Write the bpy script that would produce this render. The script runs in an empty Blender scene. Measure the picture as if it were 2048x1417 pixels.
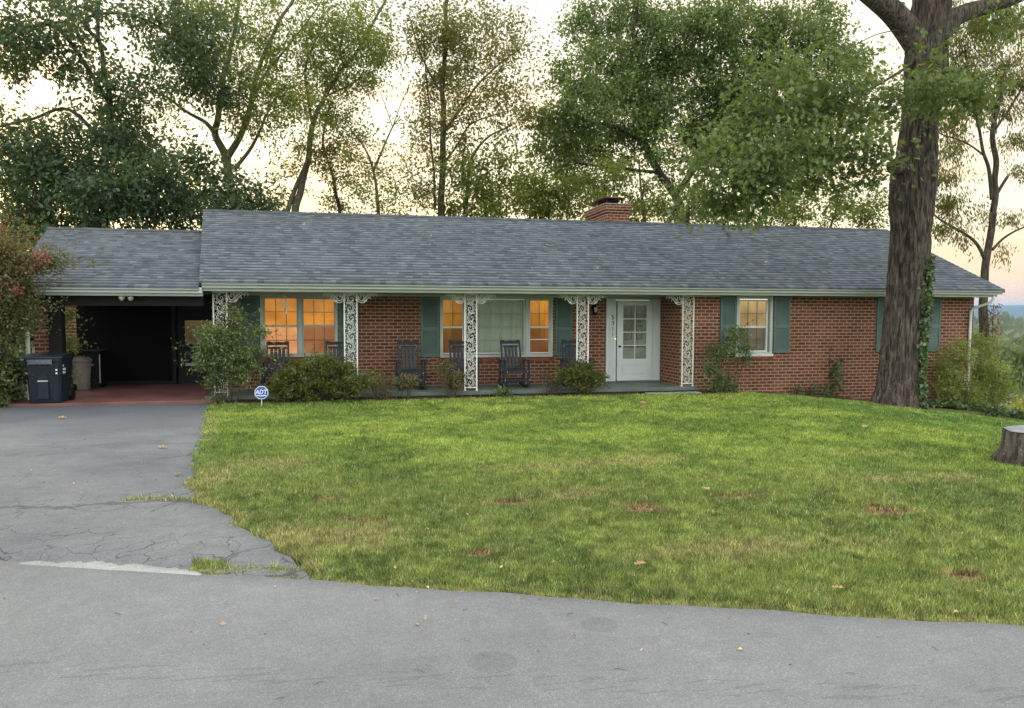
import bpy, math, random
import numpy as np
from mathutils import Vector, noise as MN
random.seed(7); rng = np.random.default_rng(7)
R = math.radians
SC = bpy.context.scene; COL = SC.collection

# ------------------------------------------------------------------ camera
F, CX, CY = 1500.0, 1024.0, 708.5            # focal length in pixels of a 2048 px wide frame
PSI, TH, RO = R(12.1), math.atan(83.5/1500), R(.15)
CAM = np.array([0, -16.5, 1.65])
fw = np.array([math.sin(PSI)*math.cos(TH), math.cos(PSI)*math.cos(TH), -math.sin(TH)])
rt = np.array([math.cos(PSI), -math.sin(PSI), 0.0]); up = np.cross(rt, fw)
rt, up = math.cos(RO)*rt+math.sin(RO)*up, math.cos(RO)*up-math.sin(RO)*rt
cd = bpy.data.cameras.new('camera'); cam = bpy.data.objects.new('camera', cd); COL.objects.link(cam)
cd.sensor_width = 36; cd.lens = F/2048*36; cd.clip_end = 30000; cd.clip_start = .05
from mathutils import Matrix
cam.matrix_world = Matrix(((rt[0], up[0], -fw[0], CAM[0]), (rt[1], up[1], -fw[1], CAM[1]), (rt[2], up[2], -fw[2], CAM[2]), (0, 0, 0, 1)))
SC.camera = cam

def W(px, py, Y):                             # survey helper: sight line through a photo point, cut at depth plane Y
    d = fw+rt*(px-CX)/F-up*(py-CY)/F
    t = (Y-CAM[1])/d[1]
    return CAM+d*t

# ------------------------------------------------------------------ world and light
SC.view_settings.view_transform = 'Standard'; SC.view_settings.look = 'None'
SC.view_settings.exposure = .27; SC.view_settings.gamma = 1
SC.cycles.max_bounces = 7; SC.cycles.diffuse_bounces = 3; SC.cycles.transparent_max_bounces = 8
SC.cycles.sample_clamp_indirect = 6
SUN_EL, SUN_AZ = R(7), R(-30)                 # sun low behind the house, a little left
world = bpy.data.worlds.new('World'); SC.world = world; world.use_nodes = True
wn = world.node_tree.nodes; wl = world.node_tree.links; wn.clear()
def N(nt, t, **k):
    n = nt.nodes.new(t)
    for a, b in k.items():
        if a == 'ins':
            for i, v in b.items(): n.inputs[i].default_value = v
        else: setattr(n, a, b)
    return n
def mth(nt, op, a, b=None, c=None, clamp=False):
    n = nt.nodes.new('ShaderNodeMath'); n.operation = op; n.use_clamp = clamp
    for i, v in enumerate((a, b, c)):
        if v is None: continue
        if isinstance(v, (int, float)): n.inputs[i].default_value = v
        else: nt.links.new(v, n.inputs[i])
    return n.outputs[0]
def ramp(nt, fac, stops, interp='LINEAR'):
    n = nt.nodes.new('ShaderNodeValToRGB'); n.color_ramp.interpolation = interp
    e = n.color_ramp.elements
    while len(e) < len(stops): e.new(.5)
    for i, (p, c) in enumerate(stops):
        e[i].position = p; e[i].color = (*c, 1) if len(c) == 3 else c
    if fac is not None: nt.links.new(fac, n.inputs[0])
    return n.outputs[0]
def mixc(nt, fac, a, b, mode='MIX'):
    n = nt.nodes.new('ShaderNodeMix'); n.data_type = 'RGBA'; n.blend_type = mode
    for s, v in ((0, fac), (6, a), (7, b)):
        if isinstance(v, (int, float)): n.inputs[s].default_value = v
        elif isinstance(v, tuple): n.inputs[s].default_value = (*v, 1) if len(v) == 3 else v
        else: nt.links.new(v, n.inputs[s])
    return n.outputs[2]
nt = world.node_tree
tc = N(nt, 'ShaderNodeTexCoord'); sep = N(nt, 'ShaderNodeSeparateXYZ'); wl.new(tc.outputs['Generated'], sep.inputs[0])
z = sep.outputs[2]; y = sep.outputs[1]; x = sep.outputs[0]
base = ramp(nt, z, [(0, (1.02, .66, .40)), (.05, (1.08, .84, .47)), (.12, (1.10, .93, .55)), (.28, (1.08, .95, .70)), (.5, (1.04, .98, .90)), (1, (1.27, 1.3, 1.33))])
right = ramp(nt, z, [(0, (.95, .52, .32)), (.022, (.95, .55, .36)), (.045, (.86, .66, .55)), (.12, (.98, .85, .64)), (.3, (1.05, .96, .78)), (1, (1.25, 1.3, 1.4))])
rf = mth(nt, 'MULTIPLY_ADD', x, 4.0, -2.0, clamp=True)
base = mixc(nt, rf, base, right)
mp = N(nt, 'ShaderNodeMapping', ins={3: (2.2, 2.2, 11)}); wl.new(tc.outputs['Generated'], mp.inputs[0])
cl = N(nt, 'ShaderNodeTexNoise', ins={2: 2.2, 3: 5.0, 4: .55}); wl.new(mp.outputs[0], cl.inputs['Vector'])
cf = ramp(nt, cl.outputs[0], [(.50, (0, 0, 0)), (.64, (1, 1, 1))])
low = ramp(nt, z, [(.0, (1, 1, 1)), (.3, (.6, .6, .6)), (.55, (0, 0, 0))])
cf = mth(nt, 'MULTIPLY', cf, low); cf = mth(nt, 'MULTIPLY', cf, .7)
base = mixc(nt, cf, base, (1.04, .64, .30))
# the half of the sky behind the photographer is bright, pale and slightly blue
ff = mth(nt, 'MULTIPLY_ADD', y, -1.1, .30); ff = mth(nt, 'MULTIPLY_ADD', z, .75, ff, clamp=True)
front = ramp(nt, z, [(0, (1.35, 1.3, 1.22)), (.4, (1.85, 1.86, 1.84)), (1, (1.98, 2.0, 2.02))])
base = mixc(nt, ff, base, front)
sky = N(nt, 'ShaderNodeTexSky', sky_type='NISHITA', sun_disc=False, sun_elevation=SUN_EL, sun_rotation=SUN_AZ)
b1 = N(nt, 'ShaderNodeBackground', ins={1: .05}); wl.new(sky.outputs[0], b1.inputs[0])
b2 = N(nt, 'ShaderNodeBackground', ins={1: 1.0}); wl.new(base, b2.inputs[0])
ad = N(nt, 'ShaderNodeAddShader'); wl.new(b1.outputs[0], ad.inputs[0]); wl.new(b2.outputs[0], ad.inputs[1])
wo = N(nt, 'ShaderNodeOutputWorld'); wl.new(ad.outputs[0], wo.inputs[0])
sd = bpy.data.lights.new('sun', 'SUN'); sd.energy = .5; sd.angle = R(12); sd.color = (1, .82, .6)
so = bpy.data.objects.new('sun', sd); COL.objects.link(so)
so.rotation_euler = Vector((-math.sin(SUN_AZ)*-1*math.cos(SUN_EL), math.cos(SUN_AZ)*math.cos(SUN_EL), math.sin(SUN_EL))).to_track_quat('Z', 'Y').to_euler()

# ------------------------------------------------------------------ materials
def newmat(name):
    m = bpy.data.materials.new(name); m.use_nodes = True; m.node_tree.nodes.clear(); return m, m.node_tree
def finish(nt, col, rough=.7, bump=None, bs=.3, bd=.01, metal=0., spec=.3):
    p = N(nt, 'ShaderNodeBsdfPrincipled', ins={'Roughness': rough, 'Metallic': metal, 'Specular IOR Level': spec})
    if isinstance(col, tuple): p.inputs[0].default_value = (*col, 1)
    else: nt.links.new(col, p.inputs[0])
    if bump is not None:
        b = N(nt, 'ShaderNodeBump', ins={'Strength': bs, 'Distance': bd}); nt.links.new(bump, b.inputs['Height']); nt.links.new(b.outputs[0], p.inputs['Normal'])
    o = N(nt, 'ShaderNodeOutputMaterial'); nt.links.new(p.outputs[0], o.inputs[0]); return p
def objco(nt, scale=(1, 1, 1), world_space=True):
    if world_space: g = N(nt, 'ShaderNodeNewGeometry'); s = g.outputs['Position']
    else: g = N(nt, 'ShaderNodeTexCoord'); s = g.outputs['Object']
    m = N(nt, 'ShaderNodeMapping', ins={3: scale}); nt.links.new(s, m.inputs[0]); return m.outputs[0]
def noisef(nt, co, scale, detail=4, rough=.55):
    n = N(nt, 'ShaderNodeTexNoise', ins={2: scale, 3: detail, 4: rough}); nt.links.new(co, n.inputs['Vector']); return n.outputs[0]
def pmat(name, c1, c2=None, rough=.6, scale=6., metal=0., bump=.15, bd=.004, spec=.3, stretch=(1, 1, 1), detail=4, lo=.35, hi=.65):
    m, nt = newmat(name); c2 = c2 or tuple(v*.75 for v in c1)
    f = noisef(nt, objco(nt, stretch, False), scale, detail)
    c = ramp(nt, f, [(lo, c1), (hi, c2)])
    finish(nt, c, rough, f, bump, bd, metal, spec); return m
def brick_mat():
    m, nt = newmat('brick')
    g = N(nt, 'ShaderNodeNewGeometry'); s = N(nt, 'ShaderNodeSeparateXYZ'); nt.links.new(g.outputs['Position'], s.inputs[0])
    u = mth(nt, 'ADD', s.outputs[0], s.outputs[1])
    cb = N(nt, 'ShaderNodeCombineXYZ'); nt.links.new(u, cb.inputs[0]); nt.links.new(s.outputs[2], cb.inputs[1])
    dn = N(nt, 'ShaderNodeTexNoise', ins={2: 9.0, 3: 2.0}); nt.links.new(cb.outputs[0], dn.inputs['Vector'])
    wob = N(nt, 'ShaderNodeVectorMath', operation='MULTIPLY_ADD'); nt.links.new(dn.outputs['Color'], wob.inputs[0]); wob.inputs[1].default_value = (.006, .006, 0); nt.links.new(cb.outputs[0], wob.inputs[2])
    def bt(c1, c2, mo, ms=.0105):
        b = N(nt, 'ShaderNodeTexBrick', offset=.5, ins={'Scale': 1.0, 'Mortar Size': ms, 'Mortar Smooth': .15, 'Bias': 0., 'Brick Width': .206, 'Row Height': .0785})
        b.inputs['Color1'].default_value = (*c1, 1); b.inputs['Color2'].default_value = (*c2, 1); b.inputs['Mortar'].default_value = (*mo, 1)
        nt.links.new(wob.outputs[0], b.inputs['Vector']); return b
    b = bt((.112, .048, .031), (.228, .090, .056), (.40, .285, .20), .0115)
    big = noisef(nt, cb.outputs[0], 1.1, 3); fine = noisef(nt, cb.outputs[0], 60, 3)
    c = mixc(nt, .9, b.outputs[0], ramp(nt, big, [(.3, (.82, .76, .72)), (.7, (1.05, 1.05, 1.05))]), 'MULTIPLY')
    c = mixc(nt, .6, c, ramp(nt, fine, [(.25, (.7, .68, .66)), (.7, (1.15, 1.1, 1.1))]), 'MULTIPLY')
    # dirt splashed on the lowest courses
    inv = mth(nt, 'SUBTRACT', 1.0, b.outputs[1]); h = mth(nt, 'MULTIPLY_ADD', fine, .25, inv)
    finish(nt, c, .9, h, .6, .006, spec=.15); return m
def shingle_mat():
    m, nt = newmat('asphalt_shingles')
    g = N(nt, 'ShaderNodeNewGeometry'); s = N(nt, 'ShaderNodeSeparateXYZ'); nt.links.new(g.outputs['Position'], s.inputs[0])
    v = mth(nt, 'MULTIPLY', mth(nt, 'ADD', s.outputs[1], .66), 1.0837)
    cb = N(nt, 'ShaderNodeCombineXYZ'); nt.links.new(s.outputs[0], cb.inputs[0]); nt.links.new(v, cb.inputs[1])
    b = N(nt, 'ShaderNodeTexBrick', offset=.37, offset_frequency=2, squash=.75, squash_frequency=3, ins={'Scale': 1.0, 'Mortar Size': .0, 'Brick Width': .17, 'Row Height': .175})
    b.inputs['Color1'].default_value = (.078, .091, .101, 1); b.inputs['Color2'].default_value = (.150, .168, .177, 1)
    b2 = N(nt, 'ShaderNodeTexBrick', offset=.6, offset_frequency=2, ins={'Scale': 1.0, 'Mortar Size': .0, 'Brick Width': .24, 'Row Height': .175})
    b2.inputs['Color1'].default_value = (.86, .87, .88, 1); b2.inputs['Color2'].default_value = (1.12, 1.12, 1.12, 1)
    nt.links.new(cb.outputs[0], b.inputs['Vector']); nt.links.new(cb.outputs[0], b2.inputs['Vector'])
    c = mixc(nt, 1., b.outputs[0], b2.outputs[0], 'MULTIPLY')
    fr = mth(nt, 'FRACT', mth(nt, 'DIVIDE', v, .175))          # dark band under each butt: printed shingle line plus painted shade of the course
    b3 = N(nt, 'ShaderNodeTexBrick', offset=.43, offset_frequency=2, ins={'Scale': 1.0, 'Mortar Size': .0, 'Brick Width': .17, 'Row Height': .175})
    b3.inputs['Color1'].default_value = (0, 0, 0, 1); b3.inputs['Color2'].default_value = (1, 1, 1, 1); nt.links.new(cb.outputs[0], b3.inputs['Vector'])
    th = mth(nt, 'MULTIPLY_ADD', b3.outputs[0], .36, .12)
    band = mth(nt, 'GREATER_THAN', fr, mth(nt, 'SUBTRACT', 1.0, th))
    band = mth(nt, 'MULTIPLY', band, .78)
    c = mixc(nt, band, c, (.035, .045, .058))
    big = noisef(nt, g.outputs['Position'], .7, 4)
    c = mixc(nt, .8, c, ramp(nt, big, [(.3, (.86, .86, .84)), (.7, (1.08, 1.08, 1.1))]), 'MULTIPLY')
    gr = noisef(nt, g.outputs['Position'], 160, 2)
    c = mixc(nt, .5, c, ramp(nt, gr, [(.3, (.75, .75, .75)), (.7, (1.25, 1.25, 1.25))]), 'MULTIPLY')
    finish(nt, c, .95, gr, .4, .003, spec=.1); return m
def asphalt_mat(name, c1, c2, driveway=False):
    m, nt = newmat(name); g = N(nt, 'ShaderNodeNewGeometry'); P = g.outputs['Position']
    big = noisef(nt, P, .55, 5); mid = noisef(nt, P, 5, 6, .7)
    sp = N(nt, 'ShaderNodeTexVoronoi', ins={2: 130.0 if driveway else 210.0}); nt.links.new(P, sp.inputs['Vector'])
    c = ramp(nt, big, [(.32, c1), (.68, c2)])
    c = mixc(nt, .75 if driveway else .5, c, ramp(nt, mid, [(.3, (.80, .80, .80)), (.7, (1.16, 1.16, 1.15))]), 'MULTIPLY')
    spk = N(nt, 'ShaderNodeSeparateColor'); nt.links.new(sp.outputs['Color'], spk.inputs[0])
    c = mixc(nt, .36 if driveway else .42, c, ramp(nt, spk.outputs[0], [(0, (.35, .35, .36)), (.22, (.85, .85, .85)), (.8, (1.1, 1.1, 1.1)), (1, (2.1, 2.05, 1.95))]), 'MULTIPLY')
    s = N(nt, 'ShaderNodeSeparateXYZ'); nt.links.new(P, s.inputs[0]); X, Y = s.outputs[0], s.outputs[1]
    if driveway:
        # a fine mesh of alligator cracks, denser near the street and at the old patch line
        dn = N(nt, 'ShaderNodeTexNoise', ins={2: 2.5, 3: 4.0}); nt.links.new(P, dn.inputs['Vector'])
        wb = N(nt, 'ShaderNodeVectorMath', operation='MULTIPLY_ADD'); nt.links.new(dn.outputs['Color'], wb.inputs[0]); wb.inputs[1].default_value = (.5, .5, 0); nt.links.new(P, wb.inputs[2])
        def vor(sc, th):
            v = N(nt, 'ShaderNodeTexVoronoi', feature='DISTANCE_TO_EDGE', ins={2: sc}); nt.links.new(wb.outputs[0], v.inputs['Vector'])
            return mth(nt, 'LESS_THAN', v.outputs['Distance'], th)
        d1 = vor(3.4, .011); d2 = vor(1.0, .005)
        def bandm(y0, w, slope=0.):
            yy = mth(nt, 'ADD', mth(nt, 'MULTIPLY', X, slope), Y)
            a = mth(nt, 'ABSOLUTE', mth(nt, 'SUBTRACT', yy, y0)); return mth(nt, 'SUBTRACT', 1.0, mth(nt, 'DIVIDE', a, w), clamp=True)
        msk = mth(nt, 'MAXIMUM', bandm(-9.55, .42), bandm(-11.95, .95, .38))
        msk = mth(nt, 'MULTIPLY', mth(nt, 'GREATER_THAN', msk, .12), 1.0)
        cr = mth(nt, 'MULTIPLY', d1, msk)
        long_ = mth(nt, 'MULTIPLY', d2, mth(nt, 'GREATER_THAN', noisef(nt, P, .9, 2), .52))
        cr = mth(nt, 'MAXIMUM', cr, mth(nt, 'MULTIPLY', long_, .7))
        # the seam and dark filler at the old patch line, one straight seam farther up
        wv = mth(nt, 'MULTIPLY_ADD', noisef(nt, P, 3.5, 4), .5, -.25)
        sy = mth(nt, 'ABSOLUTE', mth(nt, 'ADD', mth(nt, 'SUBTRACT', Y, -9.58), wv))
        seam = mth(nt, 'LESS_THAN', sy, .045); sy2 = mth(nt, 'ABSOLUTE', mth(nt, 'SUBTRACT', mth(nt, 'ADD', Y, mth(nt, 'MULTIPLY', wv, .15)), -6.1))
        seam = mth(nt, 'MAXIMUM', mth(nt, 'MULTIPLY', seam, .8), mth(nt, 'MULTIPLY', mth(nt, 'LESS_THAN', sy2, .018), .7))
        cr = mth(nt, 'MAXIMUM', cr, seam)
        c = mixc(nt, mth(nt, 'MULTIPLY', cr, .58), c, (.022, .024, .026))
        dk = ramp(nt, Y, [(0, (0, 0, 0)), (1, (1, 1, 1))])
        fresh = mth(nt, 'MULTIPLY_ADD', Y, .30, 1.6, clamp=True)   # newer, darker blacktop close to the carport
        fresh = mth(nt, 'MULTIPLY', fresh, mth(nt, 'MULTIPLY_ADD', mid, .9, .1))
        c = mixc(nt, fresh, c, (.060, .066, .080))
        crb = cr
    else:
        st = N(nt, 'ShaderNodeMapping', ins={2: (0, 0, R(14.9)), 3: (1.6, 16, 1)}); nt.links.new(P, st.inputs[0])
        n3 = noisef(nt, st.outputs[0], 2.2, 5)
        # seam of thin dark scuffs running along the lane
        al = mth(nt, 'ADD', mth(nt, 'MULTIPLY', X, .266), Y)
        a = mth(nt, 'ABSOLUTE', mth(nt, 'SUBTRACT', al, -13.15)); ban = mth(nt, 'LESS_THAN', a, .075)
        cr = mth(nt, 'MULTIPLY', mth(nt, 'GREATER_THAN', n3, .56), ban); cr = mth(nt, 'MULTIPLY', cr, .27)
        c = mixc(nt, cr, c, (.05, .05, .05))
        def spot(px, py, r):
            vm = N(nt, 'ShaderNodeVectorMath', operation='DISTANCE'); nt.links.new(P, vm.inputs[0]); vm.inputs[1].default_value = (px, py, 0)
            return mth(nt, 'SUBTRACT', 1.0, mth(nt, 'DIVIDE', vm.outputs['Value'], r), clamp=True)
        sp_ = mth(nt, 'MAXIMUM', spot(.634, -13.125, .15), spot(1.265, -12.824, .13))
        sp_ = mth(nt, 'MULTIPLY', mth(nt, 'GREATER_THAN', mth(nt, 'MULTIPLY', sp_, mth(nt, 'MULTIPLY_ADD', mid, 1.4, .2)), .22), .16)
        c = mixc(nt, sp_, c, (.04, .04, .045)); crb = None
        c = mixc(nt, .5, c, ramp(nt, n3, [(.3, (.93, .93, .93)), (.7, (1.05, 1.05, 1.05))]), 'MULTIPLY')
    hh = mth(nt, 'MULTIPLY_ADD', mid, .5, spk.outputs[1])
    if crb is not None: hh = mth(nt, 'SUBTRACT', hh, mth(nt, 'MULTIPLY', crb, 2.))
    finish(nt, c, .88, hh, .3, .003, spec=.25); return m
def leaf_mat(name, a, b, trans=.35, rough=.5, dark=(.6, .6, .6)):
    m, nt = newmat(name)
    at = N(nt, 'ShaderNodeAttribute', attribute_name='rnd'); c = ramp(nt, at.outputs['Fac'], [(0, a), (.85, b), (1, tuple(min(1, v*1.35) for v in b))])
    g = N(nt, 'ShaderNodeNewGeometry'); f = noisef(nt, g.outputs['Position'], 1.1, 3)
    c = mixc(nt, .8, c, ramp(nt, f, [(.35, dark), (.65, (1.25, 1.25, 1.1))]), 'MULTIPLY')
    d = N(nt, 'ShaderNodeBsdfPrincipled', ins={'Roughness': rough, 'Specular IOR Level': .35}); nt.links.new(c, d.inputs[0])
    t = N(nt, 'ShaderNodeBsdfTranslucent'); c2 = mixc(nt, .5, c, (.35, .42, .05)); nt.links.new(c2, t.inputs[0])
    mx = N(nt, 'ShaderNodeMixShader', ins={0: trans}); nt.links.new(d.outputs[0], mx.inputs[1]); nt.links.new(t.outputs[0], mx.inputs[2])
    o = N(nt, 'ShaderNodeOutputMaterial'); nt.links.new(mx.outputs[0], o.inputs[0]); return m
def emit_mat(name, stops, strength, stretch=(1, 1, 1), scale=3., pleat=0., axis='Z', z0=0., z1=1.):
    m, nt = newmat(name); g = N(nt, 'ShaderNodeNewGeometry'); s = N(nt, 'ShaderNodeSeparateXYZ'); nt.links.new(g.outputs['Position'], s.inputs[0])
    f = N(nt, 'ShaderNodeMapRange', ins={1: z0, 2: z1}); nt.links.new(s.outputs[2], f.inputs[0])
    c = ramp(nt, f.outputs[0], stops)
    mp_ = N(nt, 'ShaderNodeMapping', ins={3: stretch}); nt.links.new(g.outputs['Position'], mp_.inputs[0])
    n = noisef(nt, mp_.outputs[0], scale, 3)
    hot = noisef(nt, g.outputs['Position'], 1.7, 2)
    c = mixc(nt, .9, c, ramp(nt, hot, [(.3, (.62, .55, .45)), (.62, (1.18, 1.15, 1.1))]), 'MULTIPLY')
    c = mixc(nt, pleat, c, ramp(nt, n, [(.3, (.45, .42, .4)), (.7, (1.3, 1.3, 1.3))]), 'MULTIPLY')
    e = N(nt, 'ShaderNodeEmission', ins={1: strength}); nt.links.new(c, e.inputs[0])
    d = N(nt, 'ShaderNodeBsdfDiffuse', ins={0: (.07, .055, .035, 1)}); a = N(nt, 'ShaderNodeAddShader')
    nt.links.new(e.outputs[0], a.inputs[0]); nt.links.new(d.outputs[0], a.inputs[1])
    o = N(nt, 'ShaderNodeOutputMaterial'); nt.links.new(a.outputs[0], o.inputs[0]); return m
def glass_mat():
    m, nt = newmat('window_glass')
    lw = N(nt, 'ShaderNodeLayerWeight', ins={0: .25}); f = mth(nt, 'MULTIPLY_ADD', lw.outputs['Fresnel'], .14, .01, clamp=True)
    t = N(nt, 'ShaderNodeBsdfTransparent', ins={0: (.9, .92, .9, 1)}); gl = N(nt, 'ShaderNodeBsdfGlossy', ins={1: .03})
    mx = N(nt, 'ShaderNodeMixShader'); nt.links.new(f, mx.inputs[0]); nt.links.new(t.outputs[0], mx.inputs[1]); nt.links.new(gl.outputs[0], mx.inputs[2])
    o = N(nt, 'ShaderNodeOutputMaterial'); nt.links.new(mx.outputs[0], o.inputs[0]); return m
def lattice_mat():
    m, nt = newmat('dark_lattice'); g = N(nt, 'ShaderNodeNewGeometry'); s = N(nt, 'ShaderNodeSeparateXYZ'); nt.links.new(g.outputs['Position'], s.inputs[0])
    f1 = mth(nt, 'FRACT', mth(nt, 'MULTIPLY', mth(nt, 'ADD', s.outputs[0], s.outputs[2]), 9.)); f2 = mth(nt, 'FRACT', mth(nt, 'MULTIPLY', mth(nt, 'SUBTRACT', s.outputs[0], s.outputs[2]), 9.))
    a = mth(nt, 'MAXIMUM', mth(nt, 'LESS_THAN', f1, .4), mth(nt, 'LESS_THAN', f2, .4))
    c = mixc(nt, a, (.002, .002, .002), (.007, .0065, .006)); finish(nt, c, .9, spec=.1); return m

M = {}
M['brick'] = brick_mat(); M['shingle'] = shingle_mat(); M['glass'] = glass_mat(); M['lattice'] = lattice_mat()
M['white'] = pmat('white_paint', (.70, .72, .67), (.60, .62, .57), .45, 2.5, bump=.1)
M['gutter'] = pmat('gutter_metal', (.80, .83, .79), (.71, .75, .70), .35, 1.2, bump=.03, stretch=(.3, 1, 3))
M['trim'] = pmat('trim_paint', (.50, .56, .50), (.42, .47, .42), .5, 2.0, bump=.05)
M['soffit'] = pmat('soffit_paint', (.48, .50, .42), (.38, .39, .33), .6, 2.0, bump=.05)
M['doorw'] = pmat('door_paint', (.66, .71, .69), (.59, .64, .62), .4, 1.5, bump=.05)
M['iron'] = pmat('white_iron', (.88, .90, .83), (.78, .77, .66), .45, 7, bump=.15)
M['shutter'] = pmat('shutter_paint', (.115, .175, .152), (.09, .145, .127), .5, 2.5, bump=.06)
M['chair'] = pmat('dark_blue_resin', (.026, .034, .043), (.016, .022, .029), .42, 9, bump=.1)
M['screw'] = pmat('bolt_cap', (.6, .6, .58), rough=.4)
M['porch'] = pmat('porch_paint', (.15, .185, .155), (.10, .13, .11), .55, 1.6, bump=.12, detail=6)
M['redslab'] = pmat('red_floor_paint', (.22, .10, .085), (.14, .062, .054), .5, 1.7, bump=.12, detail=7)
M['concrete'] = pmat('concrete', (.40, .41, .38), (.16, .165, .16), .9, 14, bump=.6, bd=.01, detail=8)
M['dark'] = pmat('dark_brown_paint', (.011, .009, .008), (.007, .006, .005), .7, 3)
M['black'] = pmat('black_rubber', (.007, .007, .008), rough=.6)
M['muntin'] = pmat('muntin_backlit', (.14, .12, .09), rough=.5)
M['binn'] = pmat('navy_plastic', (.010, .016, .022), (.014, .021, .029), .42, 3, bump=.05)
M['bing'] = pmat('grey_plastic', (.26, .235, .20), (.20, .18, .155), .6, 4, bump=.1)
M['brass'] = pmat('dull_brass', (.45, .36, .2), rough=.35, metal=.8)
M['bamboo'] = pmat('chime_tube', (.70, .62, .42), rough=.4)
M['blue'] = pmat('sign_blue', (.008, .075, .42), (.006, .06, .36), .35, 3, bump=0)
M['signw'] = pmat('sign_white', (.78, .82, .84), (.74, .78, .8), .4, 3, bump=0)
M['pale'] = pmat('sign_pale_blue', (.30, .48, .78), (.26, .42, .74), .4, 3, bump=0)
M['bulbglass'] = pmat('lamp_glass', (.62, .60, .48), rough=.25)
M['cap'] = pmat('flue_clay', (.50, .28, .11), (.36, .2, .09), .8, 8)
M['rust'] = pmat('rusty_metal', (.17, .085, .065), (.09, .055, .05), .6, 6)
M['wood'] = pmat('weathered_wood', (.13, .11, .08), (.08, .07, .05), .9, 3, stretch=(1, 8, 8))
M['twig'] = pmat('twig_bark', (.10, .075, .055), (.055, .043, .034), .9, 8)
M['lighttwig'] = pmat('pale_bark', (.15, .13, .085), (.085, .078, .05), .9, 5)
M['soil'] = pmat('soil', (.075, .052, .035), (.035, .026, .018), 1., 6, bump=.8, bd=.03, detail=8)
M['road'] = asphalt_mat('road_asphalt', (.162, .168, .168), (.198, .203, .202))
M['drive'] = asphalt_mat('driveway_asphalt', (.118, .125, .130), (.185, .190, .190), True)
M['paleroof'] = pmat('far_roof', (.20, .21, .23), rough=.9)
M['farwall'] = pmat('far_wall', (.7, .7, .68), rough=.9)
M['orange1'] = emit_mat('lit_blind', [(0, (.78, .36, .17)), (.48, (.74, .33, .14)), (.54, (.62, .25, .045)), (1, (.52, .19, .024))], 1.0, (1, 1, 60), 1.2, .35, z0=.6, z1=2.)
M['orange2'] = emit_mat('lit_blind_dim', [(0, (.38, .16, .075)), (.48, (.30, .11, .05)), (.54, (.62, .25, .045)), (1, (.54, .20, .024))], 1.0, (1, 1, 60), 1.2, .3, z0=.6, z1=2.)
M['amber'] = emit_mat('amber_curtain', [(0, (.10, .04, .01)), (.45, (.13, .055, .012)), (.55, (.30, .13, .015)), (1, (.34, .15, .018))], 1., (14, 1, .4), 1.5, .7, z0=.6, z1=2.)
M['amber2'] = emit_mat('amber_curtain_bright', [(0, (.17, .05, .012)), (.45, (.24, .085, .018)), (.55, (.48, .19, .02)), (1, (.6, .24, .022))], 1., (14, 1, .4), 1.5, .7, z0=.6, z1=2.)
M['sheer'] = pmat('sheer_curtain', (.66, .70, .58), (.50, .56, .46), .9, 1.5, stretch=(10, 1, .4))
M['peach'] = emit_mat('peach_blind', [(0, (.09, .085, .07)), (.47, (.11, .10, .085)), (.52, (.42, .30, .17)), (1, (.55, .37, .15))], 1., (3, 1, .6), 1.2, .5, z0=.66, z1=1.95)
M['brownblind'] = emit_mat('brown_blind', [(0, (.02, .018, .014)), (.6, (.05, .035, .02)), (1, (.075, .05, .024))], 1., (1, 1, 30), 1.2, .3, z0=.3, z1=1.5)
M['dim'] = emit_mat('inner_door', [(0, (.12, .14, .12)), (1, (.035, .04, .032))], 1., (4, 1, 4), 1.3, .5, z0=.5, z1=1.85)
M['bell'] = emit_mat('doorbell_glow', [(0, (1, .62, .3)), (1, (1, .62, .3))], 2.2)
def bark_mat(name, a, b, lichen):
    m, nt = newmat(name); co = objco(nt, (1, 1, .16)); f = noisef(nt, co, 20, 6, .6); c = ramp(nt, f, [(.38, b), (.60, a)])
    co2 = objco(nt); f2 = noisef(nt, co2, 38, 2); s = N(nt, 'ShaderNodeSeparateXYZ'); nt.links.new(co2, s.inputs[0])
    lowm = mth(nt, 'MULTIPLY_ADD', s.outputs[2], -.28, .62, clamp=True); th = mth(nt, 'MULTIPLY_ADD', lowm, -.16, .77)
    lf = mth(nt, 'GREATER_THAN', f2, th); f3 = noisef(nt, co2, 2.2, 3)
    c = mixc(nt, mth(nt, 'MULTIPLY', lf, .75), c, lichen)
    c = mixc(nt, .7, c, ramp(nt, f3, [(.3, (.75, .75, .75)), (.7, (1.2, 1.22, 1.16))]), 'MULTIPLY')
    finish(nt, c, .95, f, 1., .06, spec=.1); return m
M['bark'] = bark_mat('oak_bark', (.165, .138, .112), (.048, .040, .033), (.42, .46, .42))
M['bark2'] = bark_mat('grey_bark', (.13, .11, .085), (.05, .042, .032), (.2, .22, .17))
M['barkd'] = pmat('dark_bark', (.075, .06, .045), (.035, .03, .024), .95, 6)
M['cutwood'] = pmat('cut_wood', (.27, .28, .29), (.16, .165, .17), .9, 8)
L = {}
L['dark'] = leaf_mat('leaf_dark_oak', (.026, .055, .030), (.075, .125, .062), .3)
L['oak'] = leaf_mat('leaf_oak', (.055, .105, .032), (.165, .235, .075), .3)
L['fore'] = leaf_mat('leaf_near_oak', (.062, .112, .040), (.175, .24, .085), .4)
L['light'] = leaf_mat('leaf_light', (.105, .145, .022), (.235, .275, .050), .4)
L['brown'] = leaf_mat('leaf_brownish', (.10, .105, .018), (.20, .185, .035), .35)
L['low'] = leaf_mat('leaf_understory', (.070, .095, .018), (.19, .215, .038), .4)
L['bush'] = leaf_mat('leaf_azalea', (.050, .070, .018), (.18, .195, .055), .25)
L['nandina'] = leaf_mat('leaf_nandina', (.050, .098, .045), (.20, .26, .095), .3)
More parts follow.
